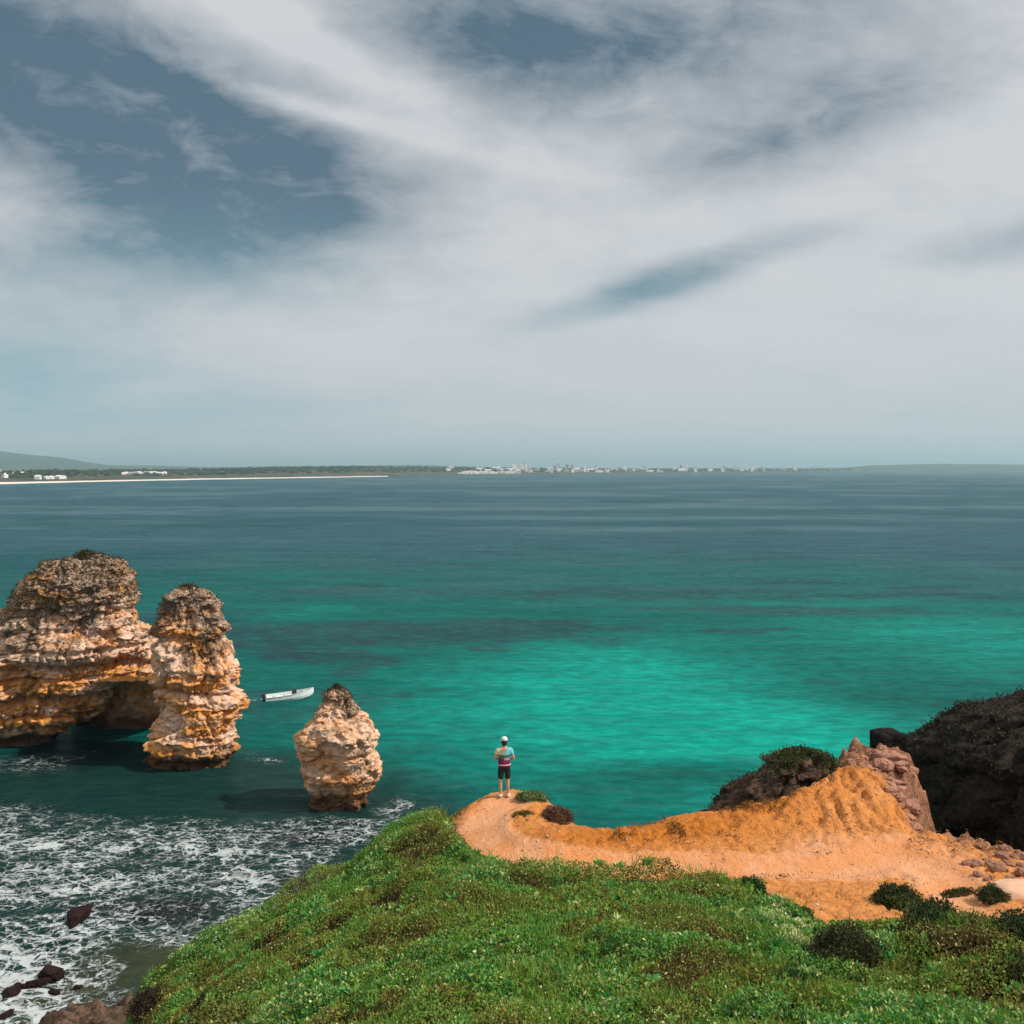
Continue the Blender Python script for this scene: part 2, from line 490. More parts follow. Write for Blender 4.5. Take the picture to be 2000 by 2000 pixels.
# ================================================================== SEA
def water_colour(x, y):
    """pale sand, weed, deep water below, plus painted reflections and arch shade (linear RGB)"""
    r = np.hypot(x, y)
    lx = x / 26.0; ly = y / 16.0
    reef = fbm(lx, ly, 0.4, 5) + 0.45 * fbm(x / 90.0, y / 34.0, 3.3, 3)
    fine = fbm(x / 4.0, y / 2.4, 1.1, 3)
    deep = np.array([0.040, 0.120, 0.158]); teal = np.array([0.0010, 0.145, 0.120]); bright = np.array([0.0003, 0.395, 0.305])
    weed = np.array([0.026, 0.070, 0.082]); olive = np.array([0.012, 0.035, 0.028])
    far = sstep(190, 420, r + 70 * fbm(x / 60, y / 60, 5.5, 3))
    c = teal[None] * (1 - far[:, None]) + deep[None] * far[:, None]
    def over(m, col):
        nonlocal c
        m = np.clip(m, 0, 1)[:, None]
        c = c * (1 - m) + np.asarray(col)[None] * m
    # shallows in the bay
    sh = 1.05 * gauss(x, y, 13, 142, 20, 32, -10) + 0.9 * gauss(x, y, 26, 118, 18, 20, 0) + 0.72 * gauss(x, y, 84, 172, 36, 36, 20) \
        + 0.85 * gauss(x, y, 34, 96, 22, 18, 0) + 0.45 * gauss(x, y, 10, 104, 14, 14, 0) + 0.45 * gauss(x, y, 45, 225, 50, 16, 0) + 0.35 * gauss(x, y, -42, 205, 12, 14) \
        + 0.35 * gauss(x, y, -12, 120, 20, 22)
    over(sh * (0.9 + 0.5 * fine) - 0.10, bright)
    # weed beds: dark bluish streaks
    wd = sstep(0.02, 0.22, reef + 0.22 * gauss(x, y, -30, 172, 40, 22) + 0.20 * gauss(x, y, 35, 238, 45, 18) - 0.42 * gauss(x, y, 20, 132, 32, 36)
               - 0.3 * gauss(x, y, 85, 165, 40, 26) - 0.1)
    wd = np.maximum(wd, sstep(0.15, 0.7, gauss(x, y, -22, 178, 48, 15, 4) + gauss(x, y, 36, 232, 52, 13, 0) + 0.8 * gauss(x, y, 62, 205, 30, 8, -8) + 0.5 * fbm(x / 12, y / 6, 2.9, 4)))
    wd = wd * sstep(95, 150, r) * (1 - 0.6 * far)
    over(wd * (0.70 + 0.9 * fine), weed)
    over(0.55 * gauss(x, y, 18, 96, 14, 5, 5) + 0.5 * gauss(x, y, 46, 128, 16, 6, -14) + 0.35 * gauss(x, y, 13, 92, 12, 8), [0.002, 0.085, 0.068])
    # far wind streaks, the pale ones sky reflection painted as colour
    st = fbm(x / 420.0 + y / 900.0, y / 70.0, 8.8, 4)
    over(sstep(0.02, 0.26, st) * sstep(260, 500, r) * 0.85, [0.11, 0.20, 0.23])
    over(sstep(0.05, 0.28, fbm(x / 60.0, y / 14.0, 4.8, 4)) * sstep(150, 260, r) * sstep(900, 500, r) * 0.5, [0.05, 0.135, 0.15])
    over(sstep(0.10, 0.40, fbm(x / 230.0 + 40, y / 120.0, 2.8, 4)) * sstep(200, 320, r) * sstep(1500, 700, r) * 0.6, [0.004, 0.088, 0.092])
    # murky green water in the cove, weed and rock; the stacks' dark reflections painted in
    cove = np.clip(1.3 * gauss(x, y, -30, 76, 26, 26, 0) + 1.0 * gauss(x, y, -12, 72, 9, 12, 0) + 0.9 * gauss(x, y, -44, 92, 18, 10), 0, 1)
    over(sstep(0.25, 0.85, cove + 0.25 * fbm(x / 9, y / 9, 6, 3)) * 0.93, olive)
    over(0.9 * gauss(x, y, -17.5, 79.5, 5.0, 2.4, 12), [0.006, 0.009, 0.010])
    over(0.96 * np.clip(1.6 * gauss(x, y, -46, 103, 7.5, 5.5), 0, 1), [0.006, 0.012, 0.012])  # shade under the arch, painted into the water colour
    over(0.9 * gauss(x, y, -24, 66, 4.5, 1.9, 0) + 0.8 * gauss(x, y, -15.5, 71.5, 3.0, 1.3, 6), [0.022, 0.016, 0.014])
    over(sstep(0.15, 0.6, gauss(x, y, -21, 54, 7, 8, 30)), [0.055, 0.062, 0.030])
    return c

def foam_mask(x, y):
    """where the surf breaks up into foam in the cove"""
    x0_, y0_ = x, y
    x, y = x + 5.0 * fbm(x / 9.0, y / 9.0, 15.0, 3), y + 5.5 * fbm(x / 11.0, y / 9.0, 25.0, 4)
    f = 0.95 * gauss(x, y, -36, 70, 17, 9, 0) + 0.9 * gauss(x, y, -17, 70, 6, 8, 20) + 1.1 * gauss(x, y, -15.5, 61.5, 5, 4, 10) \
        + 0.95 * gauss(x, y, -32, 59, 8, 5, 10) + 1.7 * gauss(x, y, -28.0, 54.5, 6, 4.2, 10) + 0.8 * gauss(x, y, -46, 82, 12, 4, 0) \
        + 0.75 * gauss(x, y, -25, 78, 14, 3.5, 4) + 0.70 * gauss(x, y, -10.8, 84.5, 1.8, 5.5, -25) + 0.55 * gauss(x, y, -24.5, 100, 3.0, 2.4) \
        + 0.5 * gauss(x, y, -13.5, 82, 4.5, 1.4, 10) + 0.6 * gauss(x, y, -50, 100, 7, 2.5)
    f = f - 0.85 * gauss(x, y, -21, 59.5, 4.4, 2.6, 25) - 0.75 * gauss(x, y, -13, 68.5, 4, 3.2, 0) - 0.6 * gauss(x, y, -20.5, 75, 3.0, 1.6, 0) \
        - 0.6 * gauss(x, y, -20, 55, 2.4, 2.6) - 0.35 * gauss(x, y, -40, 64, 5, 2)
    f = f * (0.95 + 1.3 * fbm(x / 6.0 + 0.4 * y / 6.0, y / 3.2, 3.1, 4)) + 0.25 * fbm(x / 2.2, y / 1.5, 7.7, 2) * sstep(0.1, 0.4, f)
    # the boat's wake, and wash at the feet of the stacks
    x, y = x0_, y0_
    f = np.maximum(f, 1.0 * gauss(x, y, -35.0, 126.2, 4.5, 0.9, 6))
    f = f * (0.82 + 0.42 * gauss(x, y, -29, 54, 8, 6))
    return np.clip(f, 0, 1.2)

def sea_sheet():
    a_in = np.linspace(R(-33), R(33), 900)
    a = np.concatenate([np.linspace(R(-180), R(-33), 60)[:-1], a_in, np.linspace(R(33), R(180), 60)[1:-1]])
    rr = np.concatenate([[2, 12, 25], 1.0 / np.linspace(1 / 34.0, 1 / 900.0, 560), np.geomspace(900, 40000, 60)[1:]])
    A, RR = np.meshgrid(a, rr)
    x = (RR * np.sin(A)).ravel(); y = (RR * np.cos(A)).ravel()
    damp = np.exp(-RR.ravel() / 160.0)
    z = damp * (0.16 * fbm(x / 6.0, y / 3.2, 0.7, 3) + 0.10 * np.sin(x * 0.25 + y * 0.75 + 2 * fbm(x / 14, y / 14, 4, 2)))
    fm = foam_mask(x, y)
    z = z + 0.22 * fm * fbm(x / 1.6, y / 1.2, 6.5, 2) * damp
    V = np.stack([x, y, z], -1)
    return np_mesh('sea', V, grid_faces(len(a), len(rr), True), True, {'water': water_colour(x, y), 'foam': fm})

m_sea, t, out = mat_new('sea_water')
P = t.node('ShaderNodeTexCoord').outputs['Object']
fo = t.attr('foam', 'Fac')
warpv = t.vmath('ADD', P, t.vmath('MULTIPLY', t.vmath('SUBTRACT', t.noise(P, 0.55, 3, 0.6, col=True), (0.5, 0.5, 0.5)), (1.6, 1.6, 0)))
warp2 = t.vmath('ADD', warpv, t.vmath('MULTIPLY', t.vmath('SUBTRACT', t.noise(P, 2.2, 4, 0.65, col=True), (0.5, 0.5, 0.5)), (0.75, 0.6, 0)))
lace = t.voronoi(t.scale(warp2, (0.75, 1.1, 1)), 0.95, 'DISTANCE_TO_EDGE')
lace2 = t.voronoi(t.scale(warp2, (0.8, 1.15, 1)), 1.7, 'DISTANCE_TO_EDGE')
fn = t.noise(t.scale(warpv, (0.75, 1.15, 1)), 0.75, 5, 0.60)
crumb = t.smooth(t.math('ADD', t.noise(P, 2.6, 5, 0.68), t.math('MULTIPLY', fo, 0.16)), 0.45, 0.62)
patchy = t.math('ADD', fo, t.math('MULTIPLY', t.math('SUBTRACT', fn, 0.52), 3.4))
lines = t.smooth(t.math('SUBTRACT', t.math('MULTIPLY', patchy, 0.085), lace), -0.03, 0.03)
lines2 = t.smooth(t.math('SUBTRACT', t.math('MULTIPLY', patchy, 0.075), lace2), -0.03, 0.03, 0, 0.7)
blobs = t.smooth(t.math('ADD', fn, t.math('MULTIPLY', fo, 0.20)), 0.73, 0.82)
fmask = t.math('MAXIMUM', t.math('MULTIPLY', t.math('MAXIMUM', lines, lines2), t.fmix(crumb, 0.12, 1.0)), t.math('MULTIPLY', blobs, t.fmix(crumb, 0.45, 1.0)))
fmask = t.math('MULTIPLY', fmask, t.smooth(fo, 0.08, 0.40))
wn = t.noise(t.scale(P, (0.7, 1.3, 1)), 0.55, 6, 0.62)
wn2 = t.noise(t.scale(P, (0.5, 1.6, 1)), 0.075, 7, 0.66)
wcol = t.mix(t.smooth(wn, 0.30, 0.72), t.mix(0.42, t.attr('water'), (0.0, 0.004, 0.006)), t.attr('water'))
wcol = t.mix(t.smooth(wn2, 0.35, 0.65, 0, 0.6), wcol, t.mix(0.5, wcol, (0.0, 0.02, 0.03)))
base = t.mix(t.math('MULTIPLY', fmask, 0.9), wcol, (0.50, 0.54, 0.545))
h = t.math('ADD', t.math('MULTIPLY', wn, 0.55), t.math('MULTIPLY', wn2, 3.0))
h = t.math('ADD', h, t.math('MULTIPLY', fmask, 0.22))
nrm = t.bump(h, 0.55, 1.0)
dif = t.node('ShaderNodeBsdfDiffuse'); t.put(dif.inputs['Color'], base); t.l.new(nrm, dif.inputs['Normal'])
glo = t.node('ShaderNodeBsdfGlossy'); t.put(glo.inputs['Roughness'], 0.14); t.l.new(nrm, glo.inputs['Normal'])
fre = t.node('ShaderNodeFresnel'); fre.inputs['IOR'].default_value = 1.33; t.l.new(nrm, fre.inputs['Normal'])
mx = t.node('ShaderNodeMixShader')
t.put(mx.inputs[0], t.math('MULTIPLY', t.math('MULTIPLY', fre.outputs[0], 0.20), t.math('SUBTRACT', 1.0, fmask)))
t.l.new(dif.outputs[0], mx.inputs[1]); t.l.new(glo.outputs[0], mx.inputs[2])
t.l.new(mx.outputs[0], out.inputs['Surface'])
sea = tag(link('sea', sea_sheet(), m_sea), kind='structure')

# ================================================================== ROCKS
def rock_material(name, cream, ochre, dark, top_z, dark_amt=0.5, wet=1.6, top_soft=6.0, orange_below=None):
    lum = min(1.0, cream[0] / 0.64)
    m, t, out = mat_new(name)
    P = t.node('ShaderNodeTexCoord').outputs['Object']
    x, y, z = t.sep(P)
    strat = t.noise(t.comb(t.math('MULTIPLY', x, 0.10), t.math('MULTIPLY', y, 0.10), t.math('MULTIPLY', z, 0.75)), 1.0, 5, 0.6, 0.5)
    n1 = t.noise(P, 0.38, 5, 0.6, 0.4); n2 = t.noise(P, 1.6, 6, 0.65); n3 = t.noise(P, 5.5, 5, 0.65)
    f = t.math('ADD', t.math('MULTIPLY', strat, 0.55), t.math('MULTIPLY', n1, 0.55))
    if orange_below is not None:
        f = t.math('ADD', f, t.smooth(z, orange_below + 2.0, orange_below - 1.5, 0.0, 0.055))
    base = t.mix(t.smooth(f, 0.50, 0.66), cream, ochre)
    base = t.mix(t.smooth(strat, 0.60, 0.75, 0, 0.55), base, (0.50 * lum, 0.19 * lum, 0.022 * lum))
    base = t.mix(t.smooth(n1, 0.54, 0.70, 0, 0.5), base, (0.66 * lum, 0.49 * lum, 0.42 * lum))
    pits = t.smooth(t.math('ADD', t.math('MULTIPLY', n2, 0.60), t.math('MULTIPLY', n3, 0.40)), 0.525, 0.585)
    base = t.mix(t.math('MULTIPLY', pits, 0.62), base, (0.13 * lum, 0.058 * lum, 0.026 * lum))
    # lichen and low scrub creeping over the weathered crown
    n0 = t.noise(t.scale(P, (1, 1, 0.45)), 0.30, 4, 0.6, 0.6)
    crown = t.math('ADD', t.smooth(z, top_z - 1.5 * top_soft, top_z - 0.5, 0.0, 0.34), t.math('MULTIPLY', n2, 0.45))
    crown = t.math('ADD', crown, t.math('MULTIPLY', n0, 0.85))
    crown = t.math('SUBTRACT', crown, 0.18)
    lich = t.smooth(crown, 0.66 - 0.1 * dark_amt, 0.74 - 0.1 * dark_amt)
    base = t.mix(t.math('MULTIPLY', lich, t.fmix(t.smooth(n3, 0.36, 0.58), 1.0, 0.35)), base, dark)
    # dark tidal band of weed and wet stone
    tide = t.smooth(t.math('ADD', z, t.math('MULTIPLY', t.math('SUBTRACT', n1, 0.5), 3.0)), wet + 0.9, wet - 0.9)
    base = t.mix(t.math('MULTIPLY', tide, 0.94), base, t.mix(n2, (0.045 * lum, 0.026 * lum, 0.020 * lum), (0.15 * lum, 0.07 * lum, 0.032 * lum)))
    h = t.math('ADD', t.math('MULTIPLY', n2, 0.5), t.math('MULTIPLY', n3, 0.28))
    principled(t, out, base, 0.93, t.bump(h, 0.30, 0.9), 0.12)
    return m

def worley(x, y, z, seed):
    F1 = np.full(x.shape, 9.0, np.float32); F2 = F1.copy(); idv = np.zeros(x.shape, np.float32)
    xi, yi, zi = (np.floor(v).astype(np.int32) for v in (x, y, z))
    for i in (-1, 0, 1):
        for j in (-1, 0, 1):
            for k in (-1, 0, 1):
                h = _perm[_perm[_perm[(xi + i + seed) & 255] + ((yi + j) & 255)] + ((zi + k) & 255)]
                g = _g[h]
                d = (xi + i + 0.5 + 0.45 * g[..., 0] - x) ** 2 + (yi + j + 0.5 + 0.45 * g[..., 1] - y) ** 2 + (zi + k + 0.5 + 0.45 * g[..., 2] - z) ** 2
                new = d < F1
                F2 = np.where(new, F1, np.minimum(F2, d)); idv = np.where(new, h / 255.0, idv); F1 = np.where(new, d, F1)
    return np.sqrt(F1), np.sqrt(F2), idv

def rock_lathe(name, slices, cy, k_depth, base, nth, nz, seed, notches=(), amp=1.0, power=2.6, z_bot=-3.0, dy=None, ledge=0.3, pit=0.45, tilt=0.0):
    """a wave-cut rock from level outlines: slices = (z, x_left, x_right); real outline per level, eroded with strata and pits"""
    S = sorted(slices)
    zs = np.array([s[0] for s in S]); cxs = np.array([(s[1] + s[2]) / 2 for s in S]); rxs = np.array([(s[2] - s[1]) / 2 for s in S])
    ztop = zs[-1]
    tz = np.concatenate([np.linspace(z_bot, ztop - 0.01, nz), np.full(14, ztop)])
    cx = np.interp(tz, zs, cxs); rx = np.interp(tz, zs, rxs)
    shrink = np.concatenate([np.ones(nz), np.linspace(0.93, 0.0, 14)])
    bulge = np.concatenate([np.zeros(nz), (1 - np.linspace(0.93, 0.0, 14) ** 2) * rxs[-1] * 0.35])
    th = np.linspace(0, 2 * math.pi, nth, endpoint=False)
    c, s = np.cos(th), np.sin(th)
    ex = np.sign(c) * np.abs(c) ** (2 / power); ey = np.sign(s) * np.abs(s) ** (2 / power)
    ky = k_depth(tz) if callable(k_depth) else np.full(len(tz), k_depth)
    cyv = np.full(len(tz), cy) + (0 if dy is None else dy(tz))
    Xv = cx[:, None] + rx[:, None] * shrink[:, None] * ex[None]
    Yv = cyv[:, None] + rx[:, None] * ky[:, None] * shrink[:, None] * ey[None]
    Zv = (tz + bulge)[:, None] + 0 * ex[None]
    ox, oy = ex[None] * shrink[:, None], ey[None] * shrink[:, None]
    q = seed * 13.7
    big = fbm(Xv * 0.22 + q, Yv * 0.22, Zv * 0.20, 3)
    med = fbm(Xv * 0.75 + q, Yv * 0.75, Zv * 0.9, 4)
    small = fbm(Xv * 2.4 + q, Yv * 2.4, Zv * 3.0, 3)
    zz = Zv + 0.9 * fbm(Xv * 0.2, Yv * 0.2, q, 3)
    layer = (perlin(zz * 0.8 + q, q, 0.5) + 0.5 * perlin(zz * 2.3, q, 3.5)) * np.clip(0.7 + 1.6 * fbm(Xv * 0.3, Yv * 0.3, Zv * 0.3 + q, 2), 0, 1.5)
    pits = sstep(0.12, 0.42, fbm(Xv * 1.05 + q, Yv * 1.05, Zv * 1.25 + 4, 2)) + 0.6 * sstep(0.15, 0.40, fbm(Xv * 2.6, Yv * 2.6 + q, Zv * 3.0, 2))
    gully = (1 - sstep(0.0, 0.13, np.abs(fbm(Xv * 0.33 + q, Yv * 0.33, Zv * 0.10, 3))))
    wq = 0.5 * med
    bs = 0.30 if amp > 0.5 else 0.42
    A1, A2, aid = worley(Xv * bs + wq, Yv * bs + wq, Zv * bs * 1.15 + 0.4 * wq, int(seed * 7))
    B1, B2, bid = worley(Xv * bs * 2.6 + wq, Yv * bs * 2.6, Zv * bs * 2.9 + wq, int(seed * 7) + 3)
    block = 2.0 * (aid - 0.5) + 0.5 * (bid - 0.5)
    crack = (1 - sstep(0.0, 0.10, A2 - A1)) + 0.45 * (1 - sstep(0.0, 0.10, B2 - B1))
    zl = zz * 1.15 + 0.25 * med
    li = np.floor(zl).astype(int)
    lf = sstep(0.80, 1.0, zl - li)
    step = _g[li & 255, 0] * (1 - lf) + _g[(li + 1) & 255, 0] * lf
    d = amp * (1.3 * big + 0.55 * med + 0.22 * small) + ledge * (0.6 * layer + 1.15 * step) - 0.6 * pit * pits - 0.6 * amp * gully + amp * 0.82 * block - 0.42 * amp * crack
    for zn, dep, wid in notches:
        d = d - dep * np.exp(-((zz - zn) / wid) ** 2) * (0.55 + 0.9 * np.clip(0.5 + fbm(Xv * 0.3, Yv * 0.3, zn, 2), 0, 1))
    d = np.maximum(d, -0.75 * rx[:, None])
    Xv = Xv + ox * d; Yv = Yv + oy * d
    Zv = Zv + (0.55 * amp * med + 0.35 * amp * small) * sstep(ztop - 3.5, ztop, Zv) + 0.12 * small + tilt * (Yv - cy) * sstep(0, 15, Zv)
    V = np.stack([Xv, Yv, Zv], -1).reshape(-1, 3) - np.asarray(base)[None]
    return np_mesh(name, V, grid_faces(nth, len(tz), True), True), V + np.asarray(base)[None]

def levels(rows, Yd):
    """(py, px_left, px_right) rows of an outline at depth Yd -> world levels"""
    return [(CAM_H - (py - HORIZON) / FPX * Yd, (l - 1000) / FPX * Yd, (r - 1000) / FPX * Yd) for py, l, r in rows]

CREAM, OCHRE, DARKR = (0.72, 0.49, 0.36), (0.64, 0.275, 0.080), (0.045, 0.034, 0.022)
# --- small free-standing stack
base_s = np.array([-15.9, 87.0, 0.0])
m_stack_s = rock_material('stack_limestone', (0.72, 0.48, 0.34), OCHRE, DARKR, 10.9, 0.75, 1.5, 3.2, 3.5)
root = empty('sea_stack', base_s)
tag(root, 'small tapering orange limestone sea stack standing alone between the arch rock and the person', 'sea stack')
me, VS = rock_lathe('rock', levels([(p_, l_ + 7, r_ - 7) for p_, l_, r_ in [(1343, 648, 668), (1352, 634, 688), (1372, 622, 704), (1392, 609, 713), (1402, 598, 734), (1422, 586, 741), (1445, 578, 747),
                                     (1470, 577, 748), (1490, 589, 746), (1520, 594, 742), (1548, 600, 738), (1575, 602, 732), (1640, 596, 740)]], 87.0),
                   87.0, 0.88, base_s, 300, 220, 1.0, [(5.0, 0.35, 0.18), (1.0, 0.5, 0.6), (7.75, 0.35, 0.15)], 0.46, 3.0, -3, None, 0.16, 0.42)
rock = link('rock', me, m_stack_s, root)
STACK_TOPS = [(VS, root, base_s, 8.6)]

# --- arch rock: main mass, leaning pillar, and the shaded bridge between them
base_b = np.array([-52.0, 108.0, 0.0])
m_stack_b = rock_material('arch_limestone', CREAM, (0.68, 0.285, 0.062), DARKR, 20.5, 0.9, 1.5, 9.0, 9.0)
root_b = empty('arch_rock', base_b)
tag(root_b, 'big layered orange limestone sea rock with a pillar and shaded arch at left', 'sea stack')
me, VB = rock_lathe('rock_mass', levels([(1092, 130, 180), (1098, 92, 208), (1120, 52, 232), (1150, 28, 246), (1180, 4, 252), (1210, -25, 256), (1232, -55, 274), (1252, -90, 297), (1268, -120, 286),
                                          (1292, -150, 252), (1312, -165, 240), (1345, -180, 217), (1372, -190, 192), (1400, -195, 166), (1430, -200, 134), (1455, -200, 104), (1490, -205, 84), (1540, -210, 84)], 107.0),
                   108.5, lambda z: np.interp(z, [-3, 3, 8, 12, 16, 20.5], [0.52, 0.52, 0.54, 0.60, 0.72, 0.8]), base_b, 460, 300, 2.0,
                   [(9.0, 0.9, 0.20), (7.7, 1.0, 0.17), (5.4, 1.3, 0.42), (3.4, 0.5, 0.2), (10.6, 0.45, 0.2), (14.6, 0.5, 0.25), (0.6, 1.1, 0.6)], 0.85, 2.5, -3, None, 0.36, 0.5)
link('rock_mass', me, m_stack_b, root_b)
me, VP = rock_lathe('pillar', levels([(1156, 338, 388), (1163, 324, 406), (1185, 318, 418), (1215, 314, 428), (1245, 305, 442), (1262, 301, 453), (1290, 300, 459), (1318, 301, 466), (1338, 304, 465), (1348, 312, 462), (1362, 320, 474),
                                       (1382, 312, 475), (1405, 304, 468), (1435, 297, 462), (1462, 291, 460), (1485, 284, 458), (1530, 274, 462)], 100.0),
                   100.5, 0.95, base_b, 340, 280, 3.0, [(9.4 - 2.0, 0.95, 0.22), (12.4, 0.4, 0.25), (3.0, 0.4, 0.3), (0.5, 0.7, 0.6)], 0.70, 2.6, -3, None, 0.26, 0.45)
link('pillar', me, m_stack_b, root_b)
me, VBR = rock_lathe('arch_bridge', levels([(1262, 215, 330), (1275, 195, 350), (1300, 180, 360), (1340, 130, 365), (1400, 90, 365), (1470, 60, 370), (1530, 60, 370)], 107.0),
                    111.0, lambda z: np.interp(z, [-3, 5.5, 7.0, 13], [0.45, 0.45, 0.95, 0.85]), base_b, 260, 200, 4.0, [(9.0, 0.6, 0.2), (7.7, 0.6, 0.2)], 0.7, 2.6, -3,
                    lambda z: np.interp(z, [-3, 5.5, 7.2, 13], [5.0, 5.0, -1.5, -1.0]), 0.3, 0.4)
link('arch_bridge', me, m_stack_b, root_b)
STACK_TOPS += [(VB, root_b, base_b, 14.5), (VP, root_b, base_b, 14.6)]

# --- crag beyond the sea edge of the sandy ridge
m_crag = rock_material('shaded_crag', (0.20, 0.10, 0.085), (0.15, 0.075, 0.05), (0.035, 0.030, 0.020), 20.0, 1.0, 0.5, 8.0)  # reddish rock, base colours darkened for the shade it stands in
base_c = np.array([9.2, 35.6, 0.0])
root_c = empty('cliff_crag', base_c)
tag(root_c, 'dark brown crag with a green flat top just behind the peak of the sandy ridge', 'rock')
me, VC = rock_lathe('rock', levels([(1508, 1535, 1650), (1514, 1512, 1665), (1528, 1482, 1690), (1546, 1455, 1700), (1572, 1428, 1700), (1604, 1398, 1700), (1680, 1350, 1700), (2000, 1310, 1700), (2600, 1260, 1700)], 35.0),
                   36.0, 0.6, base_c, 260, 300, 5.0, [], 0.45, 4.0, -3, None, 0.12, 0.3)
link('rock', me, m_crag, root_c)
# --- big shaded headland at right
base_h = np.array([27.0, 41.5, 0.0])
m_bluff = rock_material('shaded_bluff', (0.055, 0.038, 0.030), (0.045, 0.030, 0.022), (0.016, 0.015, 0.011), 20.8, 1.0, 0.5, 20.0)  # dark scrubby rock, with its shade also put into the base colours
root_h = empty('bluff', base_h)
tag(root_h, 'large rounded dark shaded bluff covered in scrub at the right edge beyond the ravine', 'cliff')
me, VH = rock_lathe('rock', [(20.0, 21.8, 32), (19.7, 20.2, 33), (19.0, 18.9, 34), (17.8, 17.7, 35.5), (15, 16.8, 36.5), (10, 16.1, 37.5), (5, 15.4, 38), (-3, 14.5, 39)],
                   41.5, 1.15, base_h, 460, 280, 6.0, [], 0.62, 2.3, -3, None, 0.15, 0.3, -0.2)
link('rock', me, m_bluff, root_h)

# ------------------------------------------------------------------ loose rocks
def boulder_mesh(name, size, seed, sub=4, rough=0.35, boxy=2.0, flat=1.0):
    bm = bmesh.new()
    bmesh.ops.create_icosphere(bm, subdivisions=sub, radius=1.0)
    V = np.array([v.co[:] for v in bm.verts])
    n = V / np.linalg.norm(V, axis=1, keepdims=True)
    if boxy > 2.0:
        n2 = n / (np.sum(np.abs(n) ** boxy, 1) ** (1 / boxy))[:, None]
    else:
        n2 = n
    q = seed * 7.31
    d = 1 + rough * (1.3 * fbm(n[:, 0] * 1.1 + q, n[:, 1] * 1.1, n[:, 2] * 1.1, 3) + 0.6 * np.round(3 * fbm(n[:, 0] * 1.7, n[:, 1] * 1.7 + q, n[:, 2] * 1.7, 2)) / 3
                     + 0.5 * fbm(n[:, 0] * 4, n[:, 1] * 4 + q, n[:, 2] * 4, 3))
    for k_ in range(11):      # fracture planes
        pl = np.random.default_rng(int(seed * 17 + k_)).normal(size=3); pl /= np.linalg.norm(pl)
        dd = n @ pl; cut = 0.74 + 0.16 * ((k_ * 0.37) % 1)
        d = np.where(rough > 0.2, np.minimum(d, np.where(dd > 0.2, cut / np.maximum(dd, 0.2), 9)), d)
    W = n2 * d[:, None] * np.asarray(size)[None] * 0.5
    W[:, 2] = np.maximum(W[:, 2], -0.5 * size[2] * 0.8)
    for v, c in zip(bm.verts, W): v.co = c
    me = bpy.data.meshes.new(name)
    bm.to_mesh(me); bm.free()
    me.polygons.foreach_set('use_smooth', np.full(len(me.polygons), name != 'stone', bool))
    return me

m_surf_rock = rock_material('surf_rock', (0.036, 0.018, 0.018), (0.030, 0.014, 0.013), (0.014, 0.010, 0.010), 1.6, 0.6, 0.1, 1.0)
m_rubble = rock_material('rubble_stone', (0.32, 0.165, 0.11), (0.26, 0.115, 0.055), (0.06, 0.045, 0.03), 40, 0.1, -5, 1.0)
m_ridge = rock_material('ridge_stone', (0.40, 0.20, 0.14), (0.34, 0.145, 0.07), (0.06, 0.045, 0.03), 60, 0.1, -5, 1.0)
m_darkblock = rock_material('dark_block', (0.016, 0.012, 0.011), (0.014, 0.010, 0.009), (0.012, 0.011, 0.010), 40, 0.3, -5, 1.0)
SURF = [((155, 1792), (2.6, 1.5, 1.0), 'wet reddish boulder alone amid the lacy surf of the cove', 11),
        ((98, 1905), (1.7, 1.4, 1.0), 'dark red wet boulder at the head of the surf below the lone boulder', 12),
        ((70, 1922), (1.6, 0.8, 0.45), 'long low dark rock awash left of the dark red boulder', 13),
        ((22, 1940), (1.4, 1.0, 0.55), 'curved dark wet rock at the left edge of the white surf', 14),
        ((105, 1938), (0.8, 0.5, 0.3), 'small dark rock in white foam under the dark red boulder', 15),
        ((150, 1930), (0.5, 0.4, 0.25), 'tiny dark rock at the right of the white foam patch', 16),
        ((12, 1985), (1.1, 0.7, 0.4), 'dark wet rock in the foam at the bottom left corner', 17),
        ]
for (px, py), sz, lab, sd in SURF:
    x, y = on_sea(px, py)
    o = link('surf_rock', boulder_mesh('surf_rock', sz, sd, 5, 0.55), m_surf_rock, None, (x, y, 0.08 * sz[2]))
    o.rotation_euler[2] = sd
    tag(o, lab, 'rock', 'rocks awash in the cove')

x, y = 12.75, 33.0
o = link('boulder', boulder_mesh('boulder', (0.95, 0.85, 0.66), 31, 5, 0.16, 6.0), m_darkblock, None, (x, y, ground_z(x, y) + 0.24))
o.rotation_euler[2] = 0.15
tag(o, 'square black boulder perched on the rocks at the end of the sandy ridge', 'boulder')
o = None

# ------------------------------------------------------------------ shore at the foot of the left-hand cliff
sx = np.linspace(-34, -6, 190); sy = np.linspace(30, 62, 200)
SX, SY = np.meshgrid(sx, sy)
sd = gauss(SX, SY, -22.0, 47.5, 6.5, 8.0, -12)
SZ = -2.2 + 4.4 * sd + (1.2 * fbm(SX * 0.5, SY * 0.5, 3, 4) + 1.1 * np.abs(fbm(SX * 1.1, SY * 1.1, 5, 4)) + 0.5 * np.round(4 * fbm(SX * 0.9, SY * 0.9, 8, 2)) / 4) * sstep(0.15, 0.5, sd)
m_shore, t, out = mat_new('shore_rock')
P = t.node('ShaderNodeTexCoord').outputs['Object']
n1 = t.noise(P, 0.7, 6, 0.65); n2 = t.noise(P, 3.5, 5, 0.6)
c = t.mix(t.smooth(n1, 0.4, 0.65), (0.065, 0.042, 0.027), (0.15, 0.088, 0.058))
c = t.mix(t.smooth(n2, 0.47, 0.60), c, (0.045, 0.032, 0.020))
principled(t, out, c, 0.9, t.bump(n2, 0.2, 0.8), 0.2)
